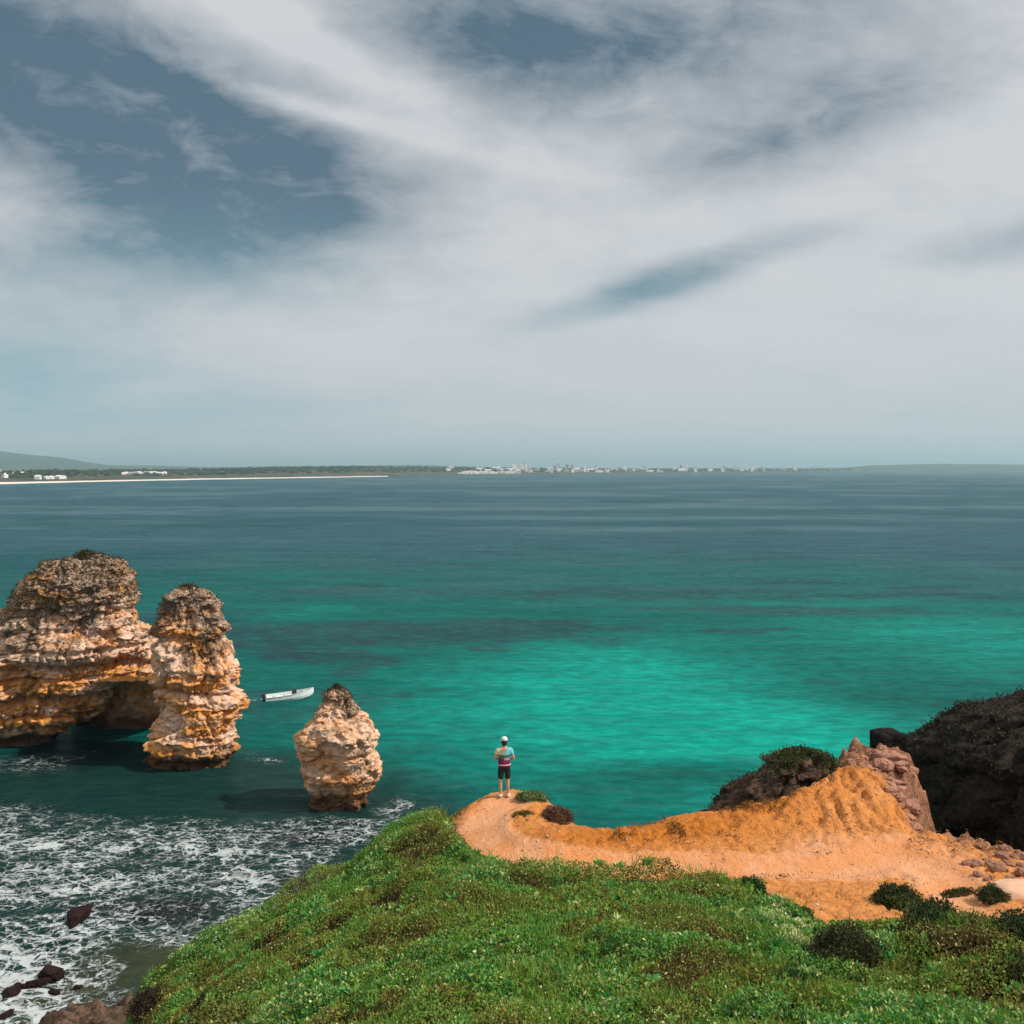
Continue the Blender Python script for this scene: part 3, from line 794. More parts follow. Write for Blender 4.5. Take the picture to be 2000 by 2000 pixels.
shore = tag(link('shore', np_mesh('shore', np.stack([SX, SY, SZ], -1).reshape(-1, 3), grid_faces(190, 200)), m_shore), kind='structure')

# ================================================================== FAR COAST
def strip(name, us, rows, mat, noise_amp=0.0, nscale=1.0, seed=0):
    """rows: list of (depth array, height array) per bearing"""
    n = len(us)
    V = []
    for i, (d, h) in enumerate(rows):
        x = us * d
        hh = h + noise_amp * fbm(x / (300 * nscale), d / (300 * nscale), seed, 4) * np.clip(h / 20, 0, 1)
        V.append(np.stack([x, d, hh], -1))
    V = np.concatenate(V)
    return link(name, np_mesh(name, V, grid_faces(n, len(rows))), mat)

us = np.linspace(-0.85, 0.85, 700)
upx = 1000 + FPX * us
shore_py = np.interp(upx, [-600, 0, 200, 400, 740, 900, 1200, 1640, 1720, 2000, 2600], [962, 945.5, 940.5, 936.5, 931, 928.5, 925.5, 923, 920.5, 919.6, 919])
SHD = CAM_H * FPX / (shore_py - HORIZON)
SHD = SHD * (1 + 0.012 * perlin(us * 30, 2.2))
topz = np.interp(upx, [-600, 0, 120, 350, 700, 880, 1200, 1640, 1700, 1900, 2600], [26, 22, 24, 24, 38, 34, 26, 24, 48, 60, 60])
m_coast, t, out = mat_new('far_coast_scrub')
P = t.node('ShaderNodeTexCoord').outputs['Object']
n1 = t.noise(P, 0.012, 6, 0.7); n2 = t.noise(P, 0.04, 5, 0.6)
c = t.mix(t.smooth(n1, 0.4, 0.62), (0.035, 0.05, 0.025), (0.10, 0.085, 0.06))
c = t.mix(t.smooth(n2, 0.56, 0.72), c, (0.16, 0.12, 0.09))
principled(t, out, c, 0.95, None, 0.1)
o = strip('coast_land', us, [(SHD + 0 + 20, 0 * us + 0.3), (SHD + 60, 0 * us + 4.5), (SHD * 1.05 + 60, topz * 0.35), (SHD * 1.18 + 100, topz * 0.8), (SHD * 1.35 + 200, topz), (SHD * 1.7 + 400, topz * 0.9), (SHD * 2.2, 0 * us - 1)],
          m_coast, 9.0, 1.0, 2)
tag(o, kind='structure')
m_beach = plain('pale_beach_sand', (0.78, 0.70, 0.60), 0.9, 0.1, 0.12, 0.02)
bm_ = (upx < 760)
ub = us[bm_]; sb = SHD[bm_]
wb = np.interp(upx[bm_], [-600, 0, 300, 760], [90, 95, 120, 130])
o = strip('beach', ub, [(sb - 8, 0 * ub - 0.4), (sb + 8, 0 * ub + 1.2), (sb + wb, 0 * ub + 5.2), (sb + wb + 20, 0 * ub + 3.0)], m_beach)
tag(o, kind='structure')
m_hill, t, out = mat_new('far_hill')
P = t.node('ShaderNodeTexCoord').outputs['Object']
n1 = t.noise(P, 0.004, 5, 0.6)
principled(t, out, t.mix(t.smooth(n1, 0.35, 0.65), (0.035, 0.065, 0.05), (0.07, 0.085, 0.06)), 0.95, None, 0.1)
hz = np.interp(upx, [-600, -200, 0, 60, 115, 160, 210, 280, 420, 560, 800, 900, 1100, 1640, 1700, 1850, 2000, 2600],
               [860, 872, 881, 888, 892, 900, 907, 909.5, 912, 909.5, 908.5, 911, 914, 914, 909, 906, 907, 904])
hzh = CAM_H + (HORIZON - hz) / FPX * 10500
o = strip('hills', us, [(0 * us + 8200, 0 * us - 2), (0 * us + 9200, hzh * 0.55), (0 * us + 10500, hzh), (0 * us + 12500, hzh * 0.8), (0 * us + 15000, 0 * us - 5)], m_hill, 14.0, 3.0, 5)
tag(o, kind='structure')

# far wood and gardens along the shore: reads as one dark fringe
tx = RNG.uniform(-200, 1700, 2600); ti = np.searchsorted(upx, tx)
td = SHD[ti] * RNG.uniform(1.05, 1.36, len(tx)) + 90
bmx = bmesh.new(); bmesh.ops.create_icosphere(bmx, subdivisions=1, radius=1.0)
iv = np.array([v.co[:] for v in bmx.verts]); jf = np.array([[v.index for v in f.verts] for f in bmx.faces]); bmx.free()
dd_ = np.stack([SHD[ti] + 60, SHD[ti] * 1.05 + 60, SHD[ti] * 1.18 + 100, SHD[ti] * 1.35 + 200], 1); hh_ = np.stack([0 * td + 4.5, topz[ti] * .35, topz[ti] * .8, topz[ti]], 1)
tz_ = np.array([np.interp(d, a_, b_) for d, a_, b_ in zip(td, dd_, hh_)])
sc_ = RNG.uniform(3.0, 8.0, len(tx)) * np.interp(tx, [0, 900, 1700], [0.8, 1.2, 1.3])
C = np.stack([(tx - 1000) / FPX * td, td, tz_ + sc_ * 0.3], -1)
V = C[:, None] + iv[None] * sc_[:, None, None] * RNG.uniform(0.7, 1.3, (len(tx), len(iv), 1)) * np.array([1.5, 1.2, 0.8])
tag(link('coastal_trees', np_mesh('coastal_trees', V.reshape(-1, 3), (np.arange(len(tx))[:, None, None] * len(iv) + jf[None]).reshape(-1, 3), False),
         plain('far_foliage', (0.030, 0.050, 0.024), 0.95, 0.1, 0.5, 0.05)), 'dark fringe of trees along the far shore of the bay', 'trees', kind='stuff')

# ------------------------------------------------------------------ town across the bay
def building_mesh(name, wx, dy, h, kind):
    bm = bmesh.new()
    def box(x0, x1, y0, y1, z0, z1):
        r = bmesh.ops.create_cube(bm, size=1)
        for v in r['verts']:
            v.co = ((x0 + x1) / 2 + v.co.x * (x1 - x0), (y0 + y1) / 2 + v.co.y * (y1 - y0), (z0 + z1) / 2 + v.co.z * (z1 - z0))
    box(-wx / 2, wx / 2, -dy / 2, dy / 2, -6, h)
    if kind == 0:      # slab block: parapet and lift house
        box(-wx / 2 - .4, wx / 2 + .4, -dy / 2 - .4, dy / 2 + .4, h - 1.2, h - 0.2)
        box(-wx * .15, wx * .2, -dy * .2, dy * .2, h, h + 3.5)
    elif kind == 1:    # stepped block
        box(-wx / 2 - wx * .5, -wx / 2 + .1, -dy / 2.2, dy / 2.2, -6, h * 0.62)
        box(-wx * .2, wx * .1, -dy * .2, dy * .2, h, h + 3)
    else:              # low house with gabled roof
        vs = [bm.verts.new(p) for p in ((-wx / 2 - .5, -dy / 2 - .5, h), (wx / 2 + .5, -dy / 2 - .5, h), (wx / 2 + .5, dy / 2 + .5, h), (-wx / 2 - .5, dy / 2 + .5, h), (-wx / 2 - .5, 0, h + 3), (wx / 2 + .5, 0, h + 3))]
        for f in ((0, 1, 5, 4), (2, 3, 4, 5), (0, 4, 3), (1, 2, 5)):
            bm.faces.new([vs[i] for i in f])
    me = bpy.data.meshes.new(name); bm.to_mesh(me); bm.free()
    return me

m_white = plain('white_render', (0.80, 0.77, 0.75), 0.8, 0.2, 0.05, 0.05)
m_greyb = plain('grey_render', (0.36, 0.36, 0.38), 0.8, 0.2, 0.1, 0.05)
def land_h(px, depth):
    i = np.argmin(abs(upx - px))
    d = np.array([SHD[i] + 20, SHD[i] + 60, SHD[i] * 1.05 + 60, SHD[i] * 1.18 + 100, SHD[i] * 1.35 + 200])
    h = np.array([0.3, 4.5, topz[i] * .35, topz[i] * .8, topz[i]])
    return float(np.interp(depth, d, h))
bl = []
for _ in range(150):
    px = random.triangular(860, 1660, 1150)
    i = np.argmin(abs(upx - px)); depth = SHD[i] * random.uniform(1.03, 1.22) + 50
    tall = random.random() < 0.42 and px > 980
    bl.append((px, depth, random.uniform(10, 20) if tall else random.uniform(12, 34), random.uniform(20, 38) if tall else random.uniform(7, 14), 0 if tall else random.choice((1, 2, 2)), random.random() < 0.2))
for _ in range(26):
    px = random.uniform(905, 1010); i = np.argmin(abs(upx - px))
    bl.append((px, SHD[i] * 1.02 + 40, random.uniform(20, 40), random.uniform(7, 11), 1, False))
for px in list(np.linspace(240, 322, 14)):
    i = np.argmin(abs(upx - px)); bl.append((px + random.uniform(-2, 2), SHD[i] * random.uniform(1.09, 1.16) + 60, random.uniform(6, 9), random.uniform(4, 6.5), 2, random.random() < .4))
for _ in range(16):
    px = random.uniform(-30, 45); i = np.argmin(abs(upx - px)); bl.append((px, SHD[i] * random.uniform(1.08, 1.35) + 60, random.uniform(6, 11), random.uniform(4, 8), random.choice((1, 2)), random.random() < .5))
for _ in range(5):
    px = random.uniform(72, 140); i = np.argmin(abs(upx - px)); bl.append((px, SHD[i] * 1.02 + 70, random.uniform(6, 12), random.uniform(4, 7), 2, False))
for _ in range(10):
    px = random.uniform(1930, 2010); i = np.argmin(abs(upx - px)); bl.append((px, SHD[i] * 1.05 + 60, random.uniform(30, 60), random.uniform(16, 26), 1, False))
for px, depth, wx, h, kind, grey in bl:
    nm = 'tower_block' if kind == 0 else 'house'
    o = link(nm, building_mesh(nm, wx, 12, h, kind), m_greyb if grey else m_white, None, ((px - 1000) / FPX * depth, depth, land_h(px, depth)))
    o.rotation_euler[2] = random.uniform(-0.35, 0.35)
    if kind == 0:
        tag(o, 'tall grey tower block on the skyline of the far town' if grey else 'tall white tower block on the skyline of the far town', 'building', 'grey towers of the far town' if grey else 'white towers of the far town')
    elif px < 60:
        tag(o, 'low building among trees behind the beach at the far left edge', 'building', 'houses behind the beach at far left')
    elif px < 145:
        tag(o, 'small pale beach house standing by the far left sand', 'building', 'beach houses at far left')
    elif px < 400:
        tag(o, 'small white house in the row behind the long beach', 'building', 'row of houses behind the long beach')
    elif px > 1900:
        tag(o, 'broad white building on the distant shore at the right edge', 'building', 'buildings on the far right shore')
    else:
        tag(o, 'low grey building in the far town across the bay' if grey else 'low white building in the far town across the bay', 'building', 'low grey buildings of the far town' if grey else 'low white buildings of the far town')

# ================================================================== PLANTS
def leaf_material(name, stops, trans=0.25):
    m, t, out = mat_new(name)
    col = t.ramp(t.attr('tint', 'Fac'), stops)
    b = t.node('ShaderNodeBsdfPrincipled')
    t.put(b.inputs['Base Color'], col)
    b.inputs['Roughness'].default_value = 0.65
    b.inputs['Specular IOR Level'].default_value = 0.15
    tr = t.node('ShaderNodeBsdfTranslucent')
    t.put(tr.inputs['Color'], col)
    mx = t.node('ShaderNodeMixShader'); mx.inputs[0].default_value = trans
    t.l.new(b.outputs[0], mx.inputs[1]); t.l.new(tr.outputs[0], mx.inputs[2])
    t.l.new(mx.outputs[0], out.inputs['Surface'])
    return m

def leaves(name, P, length, width, tint, up=0.5, rng=RNG):
    n = len(P)
    a = rng.normal(size=(n, 3)); a[:, 2] = np.abs(a[:, 2]) * (0.4 + up) + up * 0.4
    a /= np.linalg.norm(a, axis=1, keepdims=True)
    b = np.cross(a, rng.normal(size=(n, 3))); b /= np.linalg.norm(b, axis=1, keepdims=True) + 1e-9
    c = np.cross(a, b)
    L = np.broadcast_to(np.asarray(length), (n,))[:, None]; W = np.broadcast_to(np.asarray(width), (n,))[:, None]
    v0 = P; v1 = P + a * L * 0.5 + b * W * 0.5 + c * L * 0.08; v2 = P + a * L; v3 = P + a * L * 0.5 - b * W * 0.5 + c * L * 0.08
    V = np.stack([v0, v1, v2, v3], 1).reshape(-1, 3)
    F = np.arange(4 * n).reshape(n, 4)
    return np_mesh(name, V, F, False, {'tint': np.repeat(np.clip(tint, 0, 1), 4)})

GREENS = [(0.0, (0.060, 0.040, 0.016)), (0.12, (0.17, 0.105, 0.038)), (0.24, (0.24, 0.23, 0.044)), (0.40, (0.180, 0.265, 0.038)), (0.58, (0.120, 0.300, 0.042)),
          (0.72, (0.050, 0.260, 0.075)), (0.84, (0.29, 0.42, 0.11)), (0.93, (0.50, 0.54, 0.17)), (1.0, (0.70, 0.68, 0.40))]
m_leaf = leaf_material('ground_cover_leaf', GREENS)

def hummock(x, y, cell, seed):
    """height of rounded plant cushions: jittered cell mounds"""
    best = np.zeros_like(x); idv = np.zeros_like(x)
    cx = np.floor(x / cell).astype(int); cy = np.floor(y / cell).astype(int)
    for i in (-1, 0, 1):
        for j in (-1, 0, 1):
            a = cx + i; b = cy + j
            hsh = (a * 73856093) ^ (b * 19349663) ^ (seed * 83492791)
            r1 = ((hsh * 1103515245 + 12345) & 0xffff) / 65535.0
            r2 = ((hsh * 22695477 + 1) >> 3 & 0xffff) / 65535.0
            r3 = ((hsh * 134775813 + 7) >> 5 & 0xffff) / 65535.0
            d2 = ((x - (a + r1) * cell) ** 2 + (y - (b + r2) * cell) ** 2) / ((0.45 + 0.55 * r3) * cell) ** 2
            hh = np.sqrt(np.maximum(1 - d2, 0)) * (0.35 + 0.65 * r3)
            idv = np.where(hh > best, r1, idv)
            best = np.maximum(best, hh)
    return best, idv

def scatter(n, x0, x1, y0, y1):
    return RNG.uniform(x0, x1, n), RNG.uniform(y0, y1, n)

# dense ground cover over the near slope
xs, ys = scatter(980000, -13, 15, 10.5, 30.6)
keep = (np.abs(xs / ys) < 0.60) & (ys > 11.5)
xs, ys = xs[keep], ys[keep]
zs, rim, grd, ptd, rockm = ground(xs, ys)
keep = (grd > -0.02 - 0.10 * RNG.random(len(xs))) & (rim > -1.6)
# thin the far, small-looking part less than the near; leave brown gaps
gap = fbm(xs * 0.55, ys * 0.55, 12.3, 3)
keep &= RNG.random(len(xs)) < np.where(gap > 0.22, 0.45, 0.95)
xs, ys, zs, grd, gap = xs[keep], ys[keep], zs[keep], grd[keep], gap[keep]
h1, id1 = hummock(xs, ys, 0.55, 1); h2, id2 = hummock(xs, ys, 1.5, 2)
hh = (0.04 + 0.26 * h1 + 0.50 * h2 * sstep(-0.1, 0.25, fbm(xs * 0.4, ys * 0.4, 4.4, 2))) * sstep(-0.05, 0.6, grd)
t_rand = RNG.random(len(xs))
zz = zs + hh * (0.25 + 0.75 * np.sqrt(t_rand))
patch_t = fbm(xs * 0.33, ys * 0.33, 21.0, 3)
tint = 0.51 + 0.38 * patch_t + 0.42 * (id2 - 0.5) * (h2 > 0.05) + 0.34 * (id1 - 0.5) + 0.13 * RNG.normal(size=len(xs)) - 0.22 * sstep(0.05, 0.35, gap)
tint = np.where(sstep(0.35, 0.0, grd) * RNG.random(len(xs)) > 0.45, 0.05 + 0.18 * RNG.random(len(xs)), tint)
tint = np.where((xs < -6.5) & (ys < 25.5) & (fbm(xs * 0.8, ys * 0.8, 2.0, 3) > -0.15), tint * 0.42, tint)    # dead brown growth by the left cliff
tint = np.where((xs > 5.8) & (fbm(xs * 0.5, ys * 0.5, 61.0, 3) + 0.22 * sstep(6, 9, xs) > 0.08), tint * 0.5, tint)    # brown-olive scrub at the right
tint = np.where(RNG.random(len(xs)) < 0.06, RNG.uniform(0.8, 1.0, len(xs)), tint)
ln = RNG.uniform(0.035, 0.085, len(xs)) * (0.75 + 0.5 * id2)
P = np.stack([xs, ys, zz], -1)
tag(link('ground_cover', leaves('ground_cover', P, ln, ln * 0.55, tint, 0.45), m_leaf), 'low green herbs and succulents carpeting the near cliff top', 'plants', kind='stuff')

# taller grass and broad-leaved rosettes standing out of the carpet
def near_plants(n, dens_seed, lo, hi):
    xs, ys = scatter(n, -12, 14, 11.5, 29.5)
    zs, rim, grd, ptd, rockm = ground(xs, ys)
    q = fbm(xs * 0.8, ys * 0.8, dens_seed, 3)
    keep = (grd > 0.15) & (rim > 0.1) & (np.abs(xs / ys) < 0.6) & (RNG.random(n) < sstep(lo, hi, q))
    xs, ys, zs = xs[keep], ys[keep], zs[keep]
    h1, i1 = hummock(xs, ys, 0.55, 1); h2, i2 = hummock(xs, ys, 1.5, 2)
    zz = zs + 0.03 + 0.22 * h1 + 0.40 * h2 * sstep(-0.1, 0.25, fbm(xs * 0.4, ys * 0.4, 4.4, 2))
    return np.stack([xs, ys, zz], -1)
P = near_plants(125000, 41.0, -0.05, 0.4)
tag(link('grass', leaves('grass', P, RNG.uniform(0.12, 0.34, len(P)), RNG.uniform(0.010, 0.020, len(P)), 0.30 + 0.30 * RNG.random(len(P)) + 0.25 * fbm(P[:, 0], P[:, 1], 3, 2), 1.6), m_leaf),
    'wispy taller grass rising from the green ground cover', 'grass', kind='stuff')
C = near_plants(5200, 52.0, -0.05, 0.35)
P = np.repeat(C, 16, 0) + RNG.normal(size=(len(C) * 16, 3)) * np.array([0.03, 0.03, 0.015])
tn = np.repeat(RNG.uniform(0.34, 0.90, len(C)), 16) + 0.05 * RNG.normal(size=len(P))
ln = np.repeat(RNG.uniform(0.08, 0.19, len(C)), 16)
tag(link('leafy_herbs', leaves('leafy_herbs', P, ln, ln * 0.42, tn, 0.15), m_leaf), 'broad leaved herbs dotted over the green slope', 'plants', kind='stuff')

# pale flowers scattered in the green
n = 6000
xs, ys = scatter(n * 3, -12, 14, 12, 29.5)
zs, rim, grd, ptd, rockm = ground(xs, ys)
cl = fbm(xs * 0.7, ys * 0.7, 31, 3)
keep = (grd > 0.25) & (rim > 0) & (RNG.random(len(xs)) < sstep(-0.15, 0.35, cl)) & (np.abs(xs / ys) < 0.6)
xs, ys, zs = xs[keep], ys[keep], zs[keep]
h1, _ = hummock(xs, ys, 0.55, 1); h2, _ = hummock(xs, ys, 1.5, 2)
zz = zs + 0.07 + 0.24 * h1 + 0.42 * h2 * sstep(-0.1, 0.25, fbm(xs * 0.4, ys * 0.4, 4.4, 2))
m_flower = leaf_material('pale_flower', [(0.0, (0.55, 0.52, 0.16)), (0.6, (0.68, 0.66, 0.34)), (1.0, (0.78, 0.76, 0.62))], 0.3)
P = np.stack([xs, ys, zz], -1)
tag(link('wild_flowers', leaves('wild_flowers', P, RNG.uniform(0.022, 0.048, len(P)), RNG.uniform(0.02, 0.045, len(P)), RNG.random(len(P)), 0.9), m_flower),
    'tiny cream and yellow flowers dotted through the green ground cover', 'flowers', kind='stuff')

# dry low growth on the orange bank
m_dry = leaf_material('dry_leaf', [(0.0, (0.08, 0.035, 0.012)), (0.5, (0.22, 0.10, 0.025)), (1.0, (0.32, 0.20, 0.05))], 0.15)
xs, ys = scatter(300000, 0, 14, 22, 31)
zs, rim, grd, ptd, rockm = ground(xs, ys)
q = fbm(xs * 1.5, ys * 1.5, 8.0, 3)
dens = 1.1 * gauss(xs, ys, 3.9, 25.2, 1.2, 0.42, 4) + 0.75 * gauss(xs, ys, 6.9, 26.3, 1.3, 0.8, 15) + 0.5 * gauss(xs, ys, 11.6, 24.6, 1.2, 0.6) + 0.35 * gauss(xs, ys, 6.6, 22.7, 0.8, 0.3)
keep = (grd < 0) & (rim > 0.0) & (RNG.random(len(xs)) < dens * sstep(0.0, 0.3, q))
P = np.stack([xs, ys, zs + 0.02 + 0.06 * RNG.random(len(xs))], -1)[keep]
tag(link('dry_grass', leaves('dry_grass', P, RNG.uniform(0.03, 0.07, len(P)), 0.03, RNG.random(len(P)), 0.8), m_dry), 'sparse dry brown stubble on the orange bank above the path', 'plants', kind='stuff')

# gravel on the bare earth
xs, ys = scatter(26000, -1.5, 14, 20, 32)
zs, rim, grd, ptd, rockm = ground(xs, ys)
q = fbm(xs * 1.1, ys * 1.1, 18.0, 3)
keep = (grd < 0.05) & (rim > 0.05) & (RNG.random(len(xs)) < sstep(-0.1, 0.45, q) * sstep(0.05, 0.7, ptd) * 0.7 + 0.06 + 0.35 * rockm)
C = np.stack([xs, ys, zs], -1)[keep]
ov = np.array([(1, 0, 0), (0, 1, 0), (-1, 0, 0), (0, -1, 0), (0, 0, 0.8), (0, 0, -0.6)], float)
of = np.array([(0, 1, 4), (1, 2, 4), (2, 3, 4), (3, 0, 4), (1, 0, 5), (2, 1, 5), (3, 2, 5), (0, 3, 5)])
sz = RNG.uniform(0.012, 0.028, len(C)) * np.where(RNG.random(len(C)) < 0.12, 1.9, 1.0)
V = C[:, None] + ov[None] * sz[:, None, None] * RNG.uniform(0.6, 1.3, (len(C), 6, 1)) * np.array([1.2, 1.0, 0.8])
F = (np.arange(len(C))[:, None, None] * 6 + of[None]).reshape(-1, 3)
tag(link('gravel', np_mesh('gravel', V.reshape(-1, 3), F, False, {'tint': np.repeat(RNG.random(len(C)), 6)}),
         leaf_material('gravel', [(0.0, (0.16, 0.07, 0.03)), (0.5, (0.36, 0.18, 0.09)), (1.0, (0.60, 0.38, 0.25))], 0.0)), 'loose gravel scattered over the orange earth', 'gravel', kind='stuff')

# scrub on the rocks (part of each rock)
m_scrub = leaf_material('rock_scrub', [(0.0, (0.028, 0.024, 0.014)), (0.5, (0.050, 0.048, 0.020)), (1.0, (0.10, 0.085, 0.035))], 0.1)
m_scrub_dark = leaf_material('shaded_scrub', [(0.0, (0.022, 0.017, 0.012)), (0.6, (0.032, 0.034, 0.018)), (1.0, (0.055, 0.058, 0.030))], 0.05)  # darker copy of the rock scrub, shade put into the leaf colours
def rock_scrub(Vw, root, base, zmin, n, size, mat, thr=0.08, sc=0.55):
    cand = Vw[Vw[:, 2] > zmin]
    q = fbm(cand[:, 0] * sc, cand[:, 1] * sc, cand[:, 2] * sc + 3, 3) + 0.35 * sstep(zmin, cand[:, 2].max(), cand[:, 2])
    cand = cand[q > thr]
    if len(cand) == 0: return
    P = cand[RNG.integers(0, len(cand), n)] + RNG.normal(size=(n, 3)) * size * 0.7
    o = link('scrub', leaves('scrub', P - base[None], RNG.uniform(0.5, 1.3, n) * size, size * 0.5, RNG.random(n), 0.6), mat, root)
    tag(o, kind='stuff')
rock_scrub(VS, root, base_s, 8.4, 2500, 0.16, m_scrub, 0.16, 0.8)
rock_scrub(VB, root_b, base_b, 12.5, 16000, 0.22, m_scrub, 0.14, 0.4)
rock_scrub(VP, root_b, base_b, 11.5, 5000, 0.18, m_scrub, 0.20, 0.5)
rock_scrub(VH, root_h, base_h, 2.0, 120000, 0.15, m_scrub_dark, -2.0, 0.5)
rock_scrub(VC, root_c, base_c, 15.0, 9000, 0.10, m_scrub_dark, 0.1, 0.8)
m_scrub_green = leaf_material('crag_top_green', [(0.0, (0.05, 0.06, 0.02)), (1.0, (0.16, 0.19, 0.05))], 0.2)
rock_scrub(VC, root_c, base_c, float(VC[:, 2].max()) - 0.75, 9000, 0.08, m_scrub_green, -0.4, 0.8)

# --- shrubs, one by one
def shrub(label, px, py, size, stops, n=2600, leaf=0.07, sink=0.0, seed=0, dyoff=0.0):
    rg = np.random.default_rng(100 + seed)
    x, y = unproject(px, py)
    y += dyoff; x = (px - 1000) / FPX * y
    z = ground_z(x, y) - sink
    r = empty('shrub', (x, y, z), seed * 0.7)
    tag(r, label, 'shrub', 'shrubs on the cliff top')
    d = rg.normal(size=(n, 3)); d[:, 2] = np.abs(d[:, 2]); d /= np.linalg.norm(d, axis=1, keepdims=True)
    rad = rg.uniform(0.35, 1.0, n) ** 0.5
    lob = 1 + 0.32 * fbm(d[:, 0] * 1.8 + seed * 3.1, d[:, 1] * 1.8, d[:, 2] * 1.8, 3) + 0.22 * perlin(d[:, 0] * 4 + seed, d[:, 1] * 4, d[:, 2] * 4)
    P = d * (rad * lob)[:, None] * np.asarray(size)[None]
    clump = fbm(P[:, 0] * 3 + seed, P[:, 1] * 3, P[:, 2] * 3, 3)
    tint = 0.5 + 0.5 * clump + 0.18 * rg.normal(size=n)
    mm = leaf_material('shrub_leaf', stops, 0.2)
    link('foliage', leaves('foliage', P, rg.uniform(0.6, 1.4, n) * leaf, leaf * 0.5, tint, 0.4, rg), mm, r)
    bm = bmesh.new()
    for k in range(6):
        a = k * 1.05 + seed
        tip = (math.cos(a) * size[0] * 0.6, math.sin(a) * size[1] * 0.6, size[2] * 0.7)
        p0 = np.array([0, 0, -0.12]); p1 = np.array(tip)
        ax = np.cross(p1 - p0, (0, 0, 1)); ax = ax / (np.linalg.norm(ax) + 1e-9); bx = np.cross(ax, (p1 - p0) / np.linalg.norm(p1 - p0))
        ring = []
        for pp, rr in ((p0, 0.025), (p0 * 0.5 + p1 * 0.5 + np.array([0, 0, -0.06]), 0.016), (p1, 0.007)):
            ring.append([bm.verts.new(pp + rr * (math.cos(q) * ax + math.sin(q) * bx)) for q in np.linspace(0, 2 * math.pi, 6)[:-1]])
        for r0, r1 in zip(ring[:-1], ring[1:]):
            for i in range(5):
                bm.faces.new((r0[i], r0[(i + 1) % 5], r1[(i + 1) % 5], r1[i]))
    mb_ = bpy.data.meshes.new('stem'); bm.to_mesh(mb_); bm.free()
    link('stem', mb_, m_bark, r)
    return r
m_bark = plain('bark', (0.09, 0.055, 0.035), 0.9, 0.1, 0.3, 20)
DG = [(0.0, (0.018, 0.020, 0.011)), (0.5, (0.038, 0.056, 0.018)), (0.8, (0.07, 0.105, 0.026)), (1.0, (0.15, 0.18, 0.06))]
BR = [(0.0, (0.05, 0.026, 0.020)), (0.5, (0.13, 0.068, 0.050)), (1.0, (0.22, 0.13, 0.085))]
LG = [(0.0, (0.05, 0.06, 0.016)), (0.5, (0.11, 0.19, 0.05)), (1.0, (0.38, 0.46, 0.24))]
MG = [(0.0, (0.018, 0.024, 0.012)), (0.5, (0.03, 0.085, 0.022)), (1.0, (0.05, 0.16, 0.03))]
YG = [(0.0, (0.06, 0.08, 0.016)), (0.5, (0.16, 0.22, 0.04)), (1.0, (0.42, 0.42, 0.10))]
shrub('round dark green shrub alone on the orange sand', 1752, 1758, (0.62, 0.5, 0.42), DG, 5200, 0.055, 0.03, 1)
shrub('small dark shrub on the pale rocks at the right edge', 1940, 1752, (0.42, 0.35, 0.30), DG, 2400, 0.05, 0.03, 2)
shrub('dry purplish brown shrub on the cliff edge right of the person', 1090, 1592, (0.55, 0.4, 0.36), BR, 3600, 0.05, 0.03, 3)
shrub('fresh pale green shrub close beside the person at the cliff edge', 1038, 1553, (0.52, 0.32, 0.26), LG, 3000, 0.05, 0.05, 4)
shrub('low olive tuft inside the bend of the path', 1022, 1588, (0.36, 0.26, 0.14), [(0, (0.10, 0.06, 0.015)), (1, (0.20, 0.19, 0.045))], 1300, 0.05, 0.02, 5)
shrub('big dark shrub between the grass and the right end of the path', 1826, 1872, (1.15, 0.65, 0.80), DG, 15000, 0.06, 0.03, 6)
shrub('dark brownish shrub in the green slope below the sandy flat', 1655, 1905, (0.75, 0.6, 0.66), [(0, (0.018, 0.015, 0.010)), (0.6, (0.045, 0.042, 0.018)), (1, (0.09, 0.08, 0.03))], 5200, 0.055, 0.02, 7)
shrub('yellow green shrub at the lower right in front of the big dark shrub', 1768, 1895, (0.24, 0.24, 0.24), YG, 1500, 0.05, 0.02, 8)
shrub('dark shrub at the right edge below the end of the path', 1985, 1892, (0.85, 0.6, 0.78), DG, 12000, 0.06, 0.03, 9)
shrub('glossy green shrub at the corner where the grass meets the sand', 1462, 1745, (0.42, 0.4, 0.36), MG, 3200, 0.06, 0.05, 10)
shrub('bright green shrub on the grass edge below the sandy flat', 1560, 1800, (0.40, 0.3, 0.26), MG, 2600, 0.055, 0.03, 11)
shrub('dark brown dead shrub at the left cliff corner in the foreground', 300, 1950, (0.75, 0.6, 0.5), [(0, (0.020, 0.014, 0.009)), (1, (0.075, 0.05, 0.028))], 5000, 0.07, 0.05, 12)
shrub('low dark shrub at the bottom left of the green slope', 430, 1985, (0.65, 0.5, 0.42), [(0, (0.016, 0.013, 0.009)), (1, (0.06, 0.055, 0.025))], 5000, 0.07, 0.05, 13)
shrub('dark brownish shrub at the right edge in the foreground', 1975, 1955, (0.65, 0.5, 0.55), [(0, (0.020, 0.016, 0.010)), (0.6, (0.055, 0.045, 0.020)), (1, (0.11, 0.09, 0.035))], 6000, 0.055, 0.02, 15)
shrub('deep green leafy shrub low in the foreground right of centre', 1565, 1965, (0.45, 0.4, 0.34), MG, 4200, 0.06, 0.02, 16)
shrub('dark shrub between two larger dark shrubs under the right end of the path', 1905, 1890, (0.60, 0.5, 0.72), DG, 6500, 0.06, 0.02, 17)
shrub('thin olive shrub lying along the rut at the right end of the path', 1868, 1735, (0.55, 0.16, 0.14), [(0, (0.04, 0.03, 0.012)), (1, (0.12, 0.11, 0.03))], 1800, 0.045, 0.02, 14)

